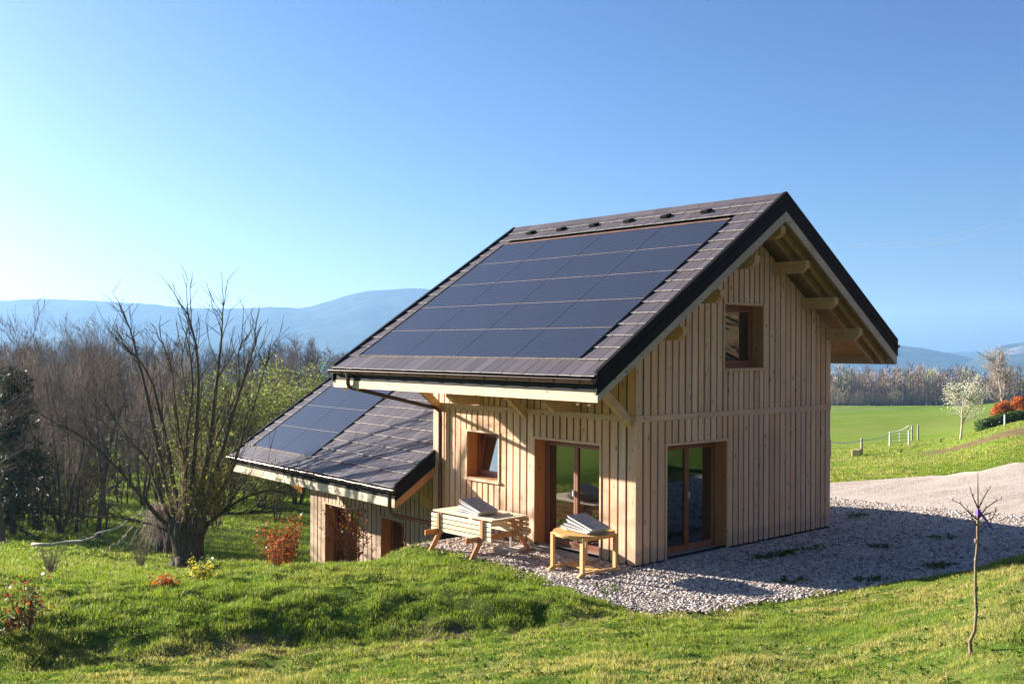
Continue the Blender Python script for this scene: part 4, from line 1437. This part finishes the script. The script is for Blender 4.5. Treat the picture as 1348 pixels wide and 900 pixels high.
# leaning pale pole branches
def pole(name, px0, D0, h0, px1, D1, h1, rad, label, sag=.3):
    p0 = Vector(wpx(px0, D0)); p1 = Vector(wpx(px1, D1))
    a_ = p0.copy(); a_.z = h0; c_ = p1.copy(); c_.z = h1
    root = empty(name, p0, 0, label, 'branch', 'pale fallen branches on the meadow')
    r = random.Random(px0); pts = []
    for i in range(13):
        t_ = i / 12; p = a_.lerp(c_, t_); p.z -= sag * math.sin(t_ * math.pi); p += Vector((r.gauss(0, .05), r.gauss(0, .05), r.gauss(0, .04)))
        pts.append(p - p0)
    b = MB(); b.tube(pts, [rad * (1 - .6 * i / 12) for i in range(13)], 6); b.build('stem', M['bark_pale'], root, smooth=True, recalc=False)
    b = MB()
    for k in range(7):
        i = r.randint(4, 11); d = Vector((r.gauss(0, 1), r.gauss(0, 1), r.uniform(-.2, 1))).normalized(); b.tube([pts[i], pts[i] + d * r.uniform(.2, .6)], [rad * .3, .004], 3, cap=False)
    b.build('twigs', M['bark_pale'], root, recalc=False)
zz = lambda D, py: 4.06 - (py - 455.7) / 1335.3 * D
pole('fallen_branch', 45, 31, zz(31, 718), 202, 30, zz(30, 668), .055, 'long pale leaning branch left of the thick willow')
pole('fallen_branch', 141, 27, zz(27, 727), 180, 28, zz(28, 690), .025, 'short thin pale branch sticking up beside the willow roots', .05)

# bare trees, several kinds; each base is built once then copied
TG = 'bare trees at the foot of the meadow'
kinds = []
specs = [
    ('slender bare tree with fine brown twigs', 9.5, .13, M['bark'], M['twig'], dict(levels=3, kids=(17, 7, 5), spread=36, first=.22, up=.25, lenr=(.42, .55, .5), minr=.011)),
    ('broad bare tree with reddish brown twigs', 8.5, .17, M['bark'], M['twig_warm'], dict(levels=3, kids=(13, 8, 5), spread=46, first=.25, up=.16, lenr=(.52, .55, .5), minr=.011)),
    ('multi stemmed bare tree with pale twigs', 9, .10, M['bark'], M['twig_pale'], dict(levels=3, kids=(13, 7, 5), spread=30, first=.25, up=.3, lenr=(.38, .5, .5), trunks=3, minr=.010)),
    ('crooked bare tree with dark grey twigs', 8, .15, M['bark'], M['twig'], dict(levels=3, kids=(12, 8, 5), spread=52, first=.3, up=.14, wander=.2, lenr=(.5, .6, .5), minr=.011)),
]
spots = {0: [(15, 40, .84, 'tallest at the left edge of the picture'), (96, 47, .82, 'behind the dark conifer'), (172, 58, .88, 'behind the left limbs of the willow'), (60, 62, .9, 'farther back between the conifer and the willow'), (208, 68, .95, 'slim one in the back row behind the willow')],
         1: [(140, 44, .84, 'with russet crown left of the willow'), (50, 52, .85, 'half hidden behind the conifer at left'), (228, 56, .88, 'directly behind the willow'), (112, 60, 1.0, 'russet one in the back row'), (28, 46, .85, 'close behind the conifer at left')],
         2: [(82, 38, .78, 'trunks in the shaded grass at left'), (-30, 44, .8, 'cut by the left edge of the picture'), (190, 49, .82, 'just left of the willow limbs'), (150, 66, 1.15, 'pale one in the back row'), (350, 70, 1.0, 'above the shrubs right of the willow')],
         3: [(130, 37, .76, 'nearest one left of the willow'), (382, 72, 1.18, 'above the green shrubs by the lower roof'), (315, 66, 1.0, 'behind the right willow limbs'), (5, 34, .80, 'nearest one at the left border')]}
for k, (lb, Hh, r0, mt, mw, kw) in enumerate(specs):
    base = None
    for j, (px, D, s, where) in enumerate(spots[k]):
        loc = wpx(px, D, -.1)
        full = (lb + ', ' + where); s *= .9
        if base is None:
            base = make_tree('bare_tree', full, loc, 100 + k, Hh, r0, mt, mw, group=TG, **kw); base.scale = (s, s, s)
        else: copy_thing(base, loc, rnd.uniform(0, 6), s, full, TG)
    kinds.append(base)
# shrubs with fresh leaves behind the willow
G2 = 'leafing shrubs behind the willow'
gs = make_tree('leafing_shrub', 'yellow green leafing shrub right behind the willow crown', wpx(300, 47, -.1), 300, 5.2, .06, M['bark'], M['twig_warm'], (M['leaf_spring'], .075, 3, .22, .8), 'shrub', G2, trunks=5, levels=3, kids=(9, 6, 4), spread=36, first=.15, up=.2, lenr=(.42, .5, .5), minr=.008)
for px, D, s, lb in ((345, 50, 1.0, 'tall yellow green leafing shrub left of the wing roof'), (262, 52, .9, 'pale green leafing shrub seen between the willow limbs'), (392, 52, 1.08, 'leafing shrub rising just over the wing roof edge'), (418, 58, 1.15, 'leafing shrub beside the eave of the main roof'), (330, 60, 1.1, 'leafing shrub farther back above the meadow'), (365, 44, .55, 'low leafing shrub under the wing eave line'), (436, 49, .95, 'leafing shrub mostly hidden by the main roof corner')):
    copy_thing(gs, wpx(px, D, -.1), rnd.uniform(0, 6), s, lb, G2)

# conifers
def conifer(label, loc, H, rad, seed, mat=None):
    r = random.Random(seed)
    root = empty('conifer', loc, 0, label, 'conifer', 'dark conifers')
    b = MB(); b.tube([(0, 0, -.2), (.02, 0, H * .5), (0, .03, H)], [H * .022, H * .014, .02], 8, cap=False); b.build('trunk', M['bark'], root, smooth=True, recalc=False)
    br = MB(); pts = []
    n = int(H * 20)
    for i in range(n):
        f = (i + r.random()) / n; z = H * (.08 + .9 * f); ln = rad * (1 - f) ** .8 * r.uniform(.6, 1.15) + .1
        t_ = r.uniform(0, 6.28); d = Vector((math.cos(t_), math.sin(t_), .1)); p = Vector((0, 0, z)); pl = [p]
        for s in range(4):
            d = (d + Vector((0, 0, -.13 if f < .7 else .05))).normalized(); p = p + d * ln / 4; pl.append(p)
            pts += [p.lerp(pl[-2], q_) + Vector((r.gauss(0, .12), r.gauss(0, .12), r.gauss(-.05, .07))) for q_ in (.2, .6)]
        br.tube(pl, [.03, .024, .018, .012, .006], 3, cap=False)
    c = br.build('crown', M['bark'], root, recalc=False)
    leafset('needles', pts, mat or M['leaf_dark'], c, .05, 9, .11, seed, 4.5)
    return root
conifer('dark drooping conifer at the left edge of the meadow', wpx(18, 37, -.1), 6.2, 2.0, 1)
conifer('small dark pine poking over the far end of the main roof', wpx(446, 66, -.1), 6.4, 1.3, 2)
conifer('slim dark pine beside the other one past the main roof', wpx(458, 68, -.1), 6.3, 1.0, 3)


def shrub(name, label, loc, H, seed, matl, size, per, n=14, group=None, spread=.06, mstem='bark', lean=.35, cat='shrub'):
    r = random.Random(seed)
    root = empty(name, loc, 0, label, cat, group)
    b = MB(); pts = []
    for j in range(n):
        d = Vector((r.gauss(0, lean), r.gauss(0, lean), 1)).normalized(); ln = H * r.uniform(.55, 1.0); p = Vector((r.uniform(-.06, .06), r.uniform(-.06, .06), -.03)); pl = [p]
        for s in range(5):
            d = (d + Vector((r.gauss(0, .12), r.gauss(0, .12), .05))).normalized(); p = p + d * ln / 5; pl.append(p)
            if s > 0: pts.append(p); pts.append(p.lerp(pl[-2], .5))
            if s > 1:
                e = p + Vector((r.gauss(0, .1), r.gauss(0, .1), r.uniform(0, .12))) * H; b.tube([p, e], [.004, .002], 3, cap=False); pts.append(e); pts.append(p.lerp(e, .5))
        b.tube(pl, [.009, .008, .006, .005, .004, .002], 4, cap=False)
    s_ = b.build('stems', M[mstem], root, recalc=False)
    if matl:
        for i, (m_, frac) in enumerate(matl):
            pp = [q_ for q_ in pts if r.random() < frac]
            if pp: leafset('leaves', pp, M[m_], s_, size, per, spread, seed + i)
    return root


shrub('red_shrub', 'red and green leaved shrub on the bank at the left picture edge', wpx(38, wpy(38, 832)), .72, 51, [('leaf_red', .45), ('leaf_green', .7), ('leaf_white', .12)], .032, 2, 11, spread=.03, lean=.3)
shrub('red_shrub', 'lower red leaved shrub cut by the left picture edge', wpx(8, 12.9), .42, 52, [('leaf_red', .4), ('leaf_green', .8), ('leaf_white', .15)], .032, 2, 8, spread=.03, lean=.5)
shrub('russet_shrub', 'sparse russet shrub standing alone on the slope left of the wing', wpx(366, wpy(366, 747)), .66, 53, [('leaf_red', .45), ('leaf_orange', .2)], .024, 3, 13, spread=.05, lean=.28, mstem='twig_warm')
shrub('russet_shrub', 'rusty leaved shrub before the glazed door of the wing', (-.55, 12.1, zat(-.55, 12.1) + .0), 1.5, 54, [('leaf_red', .8), ('leaf_orange', .4)], .045, 4, 20, spread=.09, lean=.3, mstem='twig_warm')
shrub('russet_shrub', 'rusty leaved shrub before the small window of the wing', (-.45, 9.1, zat(-.45, 9.1)), 1.75, 55, [('leaf_red', .8), ('leaf_orange', .4)], .045, 4, 18, spread=.09, lean=.22, mstem='twig_warm')
shrub('yellow_shrub', 'low yellow flowering shrub on the lawn right of the willow', wpx(265, wpy(265, 761)), .34, 56, [('leaf_yellow', .6), ('leaf_spring', .5)], .024, 4, 12, spread=.07, lean=.7, mstem='twig_warm')
shrub('dry_shrub', 'grey twiggy bare shrub in the grass at far left', wpx(68, wpy(68, 755)), .62, 57, None, .02, 1, 34, mstem='twig_pale', lean=.45)
shrub('dry_shrub', 'small twiggy bare shrub left of the willow trunk', wpx(187, 26.5), .9, 58, None, .02, 1, 26, mstem='twig_pale', lean=.25)
shrub('green_clump', 'dark green weedy clump right of the willow trunk', wpx(270, 23), .34, 60, [('leaf_green', 1)], .06, 6, 12, spread=.1, lean=.9, cat='plant')
shrub('orange_clump', 'low orange brown plant on the slope below the willow', wpx(222, wpy(222, 771)), .15, 61, [('leaf_orange', .8)], .03, 4, 12, spread=.07, lean=1.2, mstem='twig_warm', cat='plant')

# ------------------------------------------------------------------ far woods: skinny twig triangles
def woodland(name, label, items, seed, mat=None, n_tw=170, bark_frac=.12, wtw=1.0):
    rs = np.random.RandomState(seed)
    Vs, Cs = [], []
    for (x, y, z, H, wd, c) in items:
        c = np.array(c)
        # trunk triangle pair
        for k in range(rs.randint(1, 4)):
            ox, oy = rs.normal(0, wd * .15, 2); w_ = H * .016 * wtw
            t_ = rs.uniform(0, 3.14); ex, ey = math.cos(t_) * w_, math.sin(t_) * w_
            top = (x + ox * 1.6, y + oy * 1.6, z + H * rs.uniform(.75, .95))
            for (ex_, ey_) in ((ex, ey), (-ey, ex)):
                Vs.append(np.array([[x + ox - ex_, y + oy - ey_, z - .5], [x + ox + ex_, y + oy + ey_, z - .5], top]))
                Cs.append(np.repeat([[.19, .165, .15]] if rs.rand() < .35 else [[.07, .055, .045]], 3, axis=0))
        n = n_tw
        ph = rs.uniform(0, 6.283, n); rr_ = np.sqrt(rs.rand(n)) ; hz = rs.uniform(.12, 1, n)
        env = wd * .5 * np.clip(np.sin(np.clip(hz, 0, 1) * 2.5 + .35), .15, 1)
        bx, by = x + np.cos(ph) * rr_ * env * .75, y + np.sin(ph) * rr_ * env * .75
        bz = z + hz * H * (1 - .22 * rr_ ** 2) * .93
        ln = H * rs.uniform(.06, .16, n)
        dx, dy = np.cos(ph) * rs.uniform(.1, .9, n) * ln, np.sin(ph) * rs.uniform(.1, .9, n) * ln
        w_ = H * .0052 * rs.uniform(.6, 1.6, n) * wtw
        t_ = rs.uniform(0, 6.28, n)
        P = np.stack([np.stack([bx - np.cos(t_) * w_, by - np.sin(t_) * w_, bz - w_ * rs.normal(0, 1, n)], -1), np.stack([bx + np.cos(t_) * w_, by + np.sin(t_) * w_, bz], -1), np.stack([bx + dx, by + dy, bz + ln * rs.uniform(.4, 1, n)], -1)], 1)
        Vs.append(P.reshape(-1, 3)); cc = c * rs.uniform(.65, 1.35, (n, 1)); Cs.append(np.repeat(cc, 3, axis=0))
    V = np.concatenate(Vs); Cc = np.concatenate(Cs)
    F = np.arange(len(V)).reshape(-1, 3)
    o = np_mesh(name, V, F, M['mass'], colr=np.clip(Cc, 0, 1))
    tag(o, label, 'woods', kind='stuff')
    return o


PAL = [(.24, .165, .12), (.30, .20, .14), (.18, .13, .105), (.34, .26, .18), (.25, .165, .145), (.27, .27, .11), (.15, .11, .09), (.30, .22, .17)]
rs = np.random.RandomState(77)
items = []
for k in range(560):     # edge of the wood behind the far pasture
    px = rs.uniform(1040, 1560); D = rs.uniform(325, 440)
    x, y, z = wpx(px, D)
    items.append((x, y, z, rs.uniform(9, 15.5), rs.uniform(4, 9), PAL[rs.randint(len(PAL))]))
for k in range(160):
    x, y, z = wpx(rs.uniform(1040, 1560), rs.uniform(318, 328)); items.append((x, y, z, rs.uniform(3, 6), rs.uniform(5, 9), PAL[rs.randint(len(PAL))]))
woodland('woodland', 'brown leafless wood along the far edge of the right pasture', items, 1, n_tw=300, wtw=1.25)
items = []
for k in range(520):     # wooded hillside beyond the meadow
    px = rs.uniform(-350, 640); D = 75 + 290 * rs.rand() ** 1.2
    x, y, z = wpx(px, D)
    items.append((x, y, z, rs.uniform(5.5, 9) * (1 + .35 * (D > 150)), rs.uniform(4, 8), tuple(np.array(PAL[rs.randint(len(PAL))]) * np.array([.55, .60, .75]))))  # bluish background shade multiplied into the tree colours
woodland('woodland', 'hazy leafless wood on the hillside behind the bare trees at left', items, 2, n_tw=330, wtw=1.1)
items = []
for k in range(130):     # undergrowth at the foot of the meadow
    px = rs.uniform(-250, 470); D = rs.uniform(50, 70)
    if px < 130: D = rs.uniform(38, 60)
    x, y, z = wpx(px, D)
    items.append((x, y, z, rs.uniform(1.4, 3.6), rs.uniform(1.8, 4), [(.12, .09, .06), (.20, .15, .09), (.10, .11, .045), (.07, .055, .04), (.24, .19, .12)][rs.randint(5)]))
woodland('undergrowth', 'tangled brown undergrowth along the foot of the left meadow', items, 3, n_tw=300, wtw=1.5)

items = []
for k in range(240):     # the wooded slope behind the photographer, seen in the window glass
    a_, b_ = (rs.uniform(42, 105), rs.uniform(-45, 40)) if k % 2 else (rs.uniform(-60, 110), rs.uniform(-110, -60)); x, y = xy(a_, b_)
    items.append((float(x), float(y), zat(x, y), rs.uniform(8, 13), rs.uniform(5, 9), PAL[rs.randint(len(PAL))]))
woodland('woodland', 'wooded slope mirrored in the gable windows', items, 4, n_tw=200, wtw=2.2)

# ------------------------------------------------------------------ far field things on the right
ft = make_tree('fruit_tree', 'small white blossoming fruit tree alone in the right pasture', wpx(1265, 66, -.05), 400, 3.2, .085, M['bark_pale'], M['twig_pale'], (M['leaf_white'], .055, 3, .16, .9), 'tree', None, levels=3, kids=(13, 7, 5), spread=50, first=.36, up=.2, lenr=(.55, .5, .5), minr=.010)
pk = make_tree('bare_tree', 'pinkish bare tree over the copper bushes at the right edge', wpx(1320, 120, -.1), 401, 7.0, .17, M['bark_pale'], M['twig_pale'], None, 'tree', None, levels=3, kids=(18, 9, 6), spread=38, first=.22, up=.3, lenr=(.42, .55, .5), minr=.030)


def bush(name, label, loc, rx, rz_, mat, seed, size, n=2600, trunk=True, cat='bush', group=None, ry=None):
    root = empty(name, loc, 0, label, cat, group)
    rs = np.random.RandomState(seed)
    d = rs.normal(0, 1, (n, 3)); d /= np.linalg.norm(d, axis=1, keepdims=True)
    r_ = rs.rand(n, 1) ** .35
    lump = .62 + .7 * fbm(d[:, 0:1] * 2 + 5, d[:, 1:2] * 2 + d[:, 2:3] * 2 + 5, 2, seed)
    P = d * r_ * lump * np.array([rx, ry or rx, rz_]) + np.array([0, 0, rz_ * (1.35 if trunk else .9)])
    b = MB()
    for k in range(5):
        t_ = k * 1.26
        b.tube([(0, 0, -.2), (.1 * math.cos(t_), .1 * math.sin(t_), rz_ * .6), (rx * .6 * math.cos(t_), rx * .6 * math.sin(t_), rz_ * 1.5)], [.09, .07, .02], 5, cap=False)
    tr_ = b.build('trunk', M['bark'], root, recalc=False)
    leafset('leaves', P, mat, root, size, 1, .02, seed)
    return root
bush('copper_bush', 'round copper leaved bush, the left of the two by the hedge', wpx(1319, 88, -.1), .85, .85, M['leaf_orange'], 5, .10, group='copper leaved bushes')
bush('copper_bush', 'round copper leaved bush, the right of the two at picture edge', wpx(1343, 91, -.1), .9, .9, M['leaf_orange'], 6, .10, group='copper leaved bushes')
hd = empty('hedge', wpx(1330, 74, -.05), 0, 'long clipped dark green hedge behind the ploughed strip at right', 'hedge')
rs = np.random.RandomState(9)
n = 15000
u = rs.uniform(-2.4, 16, n); hh = rs.uniform(0, 1, n); dp_ = rs.uniform(-.5, .5, n)
edge = .9 + .1 * fbm(u * 1.2, u * 0, 2, 4)
P = np.stack([RT[0] * u + FW[0] * dp_, RT[1] * u + FW[1] * dp_, hh * .85 * edge], -1)
P[:, 2] += np.array(HW(P[:, 0] + hd.location.x, P[:, 1] + hd.location.y)) - hd.location.z
leafset('leaves', P, M['leaf_hedge'], hd, .10, 1, .03, 8)
b = MB()
for u_k in np.arange(-2.2, 16, .8):
    p = Vector((RT[0] * u_k, RT[1] * u_k, zat(hd.location.x + RT[0] * u_k, hd.location.y + RT[1] * u_k) - hd.location.z))
    b.tube([p - Vector((0, 0, .2)), p + Vector((.1, 0, .35)), p + Vector((.0, .1, .7))], [.04, .03, .01], 4, cap=False)
b.build('stems', M['bark'], hd, recalc=False)
wp = empty('marker_post', wpx(1323, 62), 0, 'short white post in front of the dark hedge', 'post')
b = MB(); b.tube([(0, 0, -.1), (0, 0, .62), (0, 0, .70)], [.05, .05, .02], 8); b.build('shaft', M['tape'], wp)

# pasture fence, gate, feed block
FG = 'posts of the pasture fence'
fpts = [(1093, 58, 1.1), (1135, 61, 1.0), (1201, 80, 1.25), (1209, 80, 1.25)]
fl_ = ['wooden fence post nearest the house wall', 'wooden fence post left of the metal gate', 'left post of the close pair above the metal gate', 'right post of the close pair above the metal gate']
tops = []
pb = None
for (px, D, h), lb in zip(fpts, fl_):
    loc = wpx(px, D)
    b = MB(); b.tube([(0, 0, -.2), (0, 0, h - .04), (0, 0, h)], [.075, .07, .045], 8)
    o = b.build('fence_post', M['post'], None); o.location = loc; tag(o, lb, 'fence post', FG)
    tops.append(Vector(loc) + Vector((0, 0, h * .85)))
g0, g1 = Vector(wpx(1172, 72)), Vector(wpx(1197, 72))
gt = empty('pasture_gate', g0, 0, 'small grey metal gate in the pasture fence line', 'gate')
d = g1 - g0
for nm, off in (('gate_post', Vector((0, 0, 0))), ('gate_post', d)):
    b = MB(); b.tube([off - Vector((0, 0, .2)), off + Vector((0, 0, .98))], .06, 8); b.build(nm, M['galv'], gt)
b = MB()
for h in (.25, .48, .71, .92): b.tube([Vector((0, 0, h)), d + Vector((0, 0, h))], .022, 6)
b.tube([d * .5 + Vector((0, 0, .25)), d * .5 + Vector((0, 0, .92))], .018, 6)
b.build('bars', M['galv'], gt)
tp = MB()
def sagline(a, c, n=8, s=.12): return [a.lerp(c, i / n) - Vector((0, 0, s * math.sin(math.pi * i / n))) for i in range(n + 1)]
for a_, c_ in ((tops[0], tops[1]), (tops[1], g0 + Vector((0, 0, .85))), (g1 + Vector((0, 0, .95)), tops[2]), (g0 + Vector((0, 0, .95)), g1 + Vector((0, 0, 1.35)))):
    tp.tube(sagline(a_, c_), .03, 5)
to = tp.build('fence_tape', M['tape'], None); tag(to, 'pale sagging fence tape running to the pasture gate', 'fence tape')
fb = empty('straw_bale', wpx(1129, 60), R(20), 'small tan straw bale beside the pasture fence', 'straw bale')
b = MB(); b.box(-.4, .4, -.25, .25, .0, .42); b.build('bale', M['post'] if False else flat('straw', (.48, .37, .20), .9, 0, .3, 20, .5), fb, bevel=.05)
b = MB()
for x in (-.22, .22): b.box(x - .012, x + .012, -.254, .254, -.0, .424)
b.build('twine', M['bark'], fb)

# overhead wires
wr = MB()
def far(px, py, D):
    x, y = xy((px - 674) / 1335.3 * D, D); return Vector((float(x), float(y), 4.06 + (455.7 - py) / 1335.3 * D))
wr.tube(sagline(far(1105, 318, 260), far(1420, 252, 190), 14, 3.0), .020, 4)
wr.tube(sagline(far(1120, 322, 260), far(1420, 262, 190), 14, 3.0), .020, 4)
wo = wr.build('overhead_wires', M['wire'], None); tag(wo, 'two faint overhead wires crossing the sky at right', 'wires')
wr = MB()
wr.tube(sagline(far(40, 560, 70), far(520, 470, 90), 16, 1.5), .045, 4); wr.tube(sagline(far(60, 585, 68), far(520, 480, 88), 16, 1.5), .045, 4)
wo = wr.build('overhead_wires', M['tape'], None); tag(wo, 'pale overhead wires passing behind the willow crown', 'wires')  # white colour stands for sunlight caught by the wires

# ------------------------------------------------------------------ mountains, lake
def mountain(name, label, prof_, Rm, depth, seed, cliff=False, base=-62):
    px = np.array([p[0] for p in prof_], float); py = np.array([p[1] for p in prof_], float)
    cols_ = np.arange(px[0], px[-1] + 1, 6.0)
    tt = np.linspace(0, 1, 60)
    tops_ = np.interp(cols_, px, py)
    # smooth the profile a little then roughen
    k = np.ones(5) / 5; tops_ = np.convolve(np.pad(tops_, 2, mode='edge'), k, 'valid')
    u = (cols_ - 674) / 1335.3
    UU, TT = np.meshgrid(u, tt)
    shape = np.where(TT < .55, (TT / .55), 1 - .55 * (TT - .55) / .45)
    D = Rm - depth * .55 + TT * depth
    ridge = (4.06 + (455.7 - tops_) / 1335.3 * Rm)[None, :]
    X_, Y_ = xy(UU * D, D)
    gul = np.abs(fbm(X_ / 260, Y_ / 260, 4, seed) - .5) * 2
    Z = base + (ridge - base) * np.clip(shape, 0, 1) ** (.9) * (1 - .26 * (1 - gul) * np.clip(1 - np.abs(TT - .55) * 6, -10, 1).clip(-1, 0) * -1)
    Z = Z + (fbm(X_ / 60, Y_ / 60, 3, seed + 3) - .5) * 16 * (TT < .54) * np.minimum(TT * 6, 1) + (fbm(X_ / 18, Y_ / 18, 2, seed + 5) - .5) * 3.0 * (TT > .02)
    V = np.stack([X_, Y_, Z], -1).reshape(-1, 3)
    I = np.arange(V.shape[0]).reshape(X_.shape)
    F = np.stack([I[:-1, :-1], I[:-1, 1:], I[1:, 1:], I[1:, :-1]], -1).reshape(-1, 4)
    t = NT(name + '_mat', .95); p = t.pos()
    n_ = t.noise(p, .02, 5, .6)
    c = t.ramp(n_, [(.35, (.022, .032, .018)), (.65, (.06, .065, .04))])
    if cliff:
        sep_ = t.new('ShaderNodeSeparateXYZ'); t.l.new(p, sep_.inputs[0])
        c = t.mix(t.math('MULTIPLY', t.ramp(t.noise(t.pos((1, 1, 3)), .012, 3), [(.52, (0, 0, 0)), (.58, (1, 1, 1))]), t.math('GREATER_THAN', sep_.outputs[2], -8.)), c, (.20, .18, .165))
    t.color(c)
    o = np_mesh(name, V, F, t.m, smooth=True)
    tag(o, label, 'mountain', kind='structure')


mountain('mountain', 'long blue forested mountain ridge behind the meadow at left', [(-700, 420), (-400, 405), (-150, 400), (0, 396), (40, 393), (100, 394), (200, 399), (230, 403), (300, 405), (360, 402), (400, 404), (440, 392), (475, 381), (510, 379), (540, 376), (570, 378), (640, 390), (760, 410), (900, 430), (1000, 455), (1100, 480)], 3000, 1500, 3)
mountain('mountain', 'pale low blue ridge just right of the house', [(1000, 430), (1100, 436), (1185, 450), (1215, 453), (1262, 462), (1310, 472), (1360, 481), (1460, 490)], 2900, 900, 5)
mountain('mountain', 'faint distant ridge between the two right hills', [(1120, 452), (1240, 459), (1285, 457), (1340, 462), (1500, 470), (1700, 470)], 4000, 700, 6)
mountain('mountain', 'blue mountain with pale cliffs at the right picture edge', [(1240, 484), (1275, 473), (1292, 463), (1304, 455), (1316, 449), (1334, 447), (1352, 444), (1450, 430), (1700, 420), (2000, 440)], 2700, 800, 8, True)
lk = bpy.data.meshes.new('lake')
c0 = [xy(300, 1500), xy(1500, 1500), xy(1700, 2600), xy(700, 2600)]
lk.from_pydata([(float(a), float(b_), -50.0) for a, b_ in c0], [], [(0, 1, 2, 3)])
t = NT('lake_water', .12); t.color((.05, .09, .12)); t.bump(t.noise(t.pos(), .3, 3), .2, .3); lk.materials.append(t.m)
lo = bpy.data.objects.new('lake', lk); col.objects.link(lo); tag(lo, 'pale hazy lake in the valley below the right hills', 'lake', kind='structure')

# ------------------------------------------------------------------ haze
hz = MB(); hz.box(-4700, 4900, -4700, 4900, -90, 205)
t = NT('haze_air'); t.n.remove(t.b)
pv = t.new('ShaderNodeVolumePrincipled')
pv.inputs['Color'].default_value = (.34, .60, 1, 1); pv.inputs['Density'].default_value = .00016; pv.inputs['Anisotropy'].default_value = .25
t.l.new(pv.outputs[0], t.out.inputs['Volume'])
ho = hz.build('haze', t.m); tag(ho, 'thin blue air haze over the valley', 'haze', kind='stuff')

# ------------------------------------------------------------------ light, world, camera
Ld = Vector((1.22, -3.32, -1.0)).normalized()       # direction the sunlight travels
sun = bpy.data.lights.new('sun', 'SUN'); sun.energy = 5.0; sun.angle = R(.53); sun.color = (1.0, .93, .82)
so = bpy.data.objects.new('sun', sun); col.objects.link(so)
so.rotation_euler = Ld.to_track_quat('-Z', 'Y').to_euler()
w = bpy.data.worlds.new('World'); sc.world = w; w.use_nodes = True
nt = w.node_tree; bg = nt.nodes['Background']
sky = nt.nodes.new('ShaderNodeTexSky'); sky.sky_type = 'NISHITA'; sky.sun_disc = False
S = -Ld
sky.sun_elevation = math.asin(S.z); sky.sun_rotation = math.atan2(S.x, S.y)
sky.altitude = 400; sky.air_density = 1.0; sky.dust_density = 2.3; sky.ozone_density = 2.2
wb = nt.nodes.new('ShaderNodeMix'); wb.data_type = 'RGBA'; wb.blend_type = 'MULTIPLY'; wb.inputs[0].default_value = 1
wb.inputs[7].default_value = (.385, .525, .78, 1)
gm = nt.nodes.new('ShaderNodeGamma'); gm.inputs[1].default_value = 1.08
nt.links.new(sky.outputs[0], gm.inputs[0]); nt.links.new(gm.outputs[0], wb.inputs[6]); nt.links.new(wb.outputs[2], bg.inputs[0]); bg.inputs[1].default_value = .05

cam = bpy.data.cameras.new('camera'); co = bpy.data.objects.new('camera', cam); col.objects.link(co)
fw3 = Vector((-math.sin(YAW) * math.cos(PITCH), math.cos(YAW) * math.cos(PITCH), math.sin(PITCH)))
r3 = Vector((math.cos(YAW), math.sin(YAW), 0)); u3 = r3.cross(fw3)
r2 = r3 * math.cos(ROLL) + u3 * math.sin(ROLL); u2 = u3 * math.cos(ROLL) - r3 * math.sin(ROLL)
mt = Matrix((r2, u2, -fw3)).transposed().to_4x4(); mt.translation = Vector(CAM)
co.matrix_world = mt
cam.sensor_width = 36; cam.lens = 1335.34 * 36 / 1348; cam.shift_y = 5.75 / 1348
cam.clip_end = 20000; cam.clip_start = .05
sc.camera = co
sc.view_settings.view_transform = 'Standard'; sc.view_settings.look = 'None'; sc.view_settings.gamma = 1; sc.view_settings.exposure = 2.1
sc.cycles.max_bounces = 8; sc.cycles.diffuse_bounces = 4; sc.cycles.glossy_bounces = 4; sc.cycles.transparent_max_bounces = 12; sc.cycles.transmission_bounces = 4; sc.cycles.volume_bounces = 1
sc.cycles.use_denoising = True
sc.render.resolution_x = 1024; sc.render.resolution_y = 683
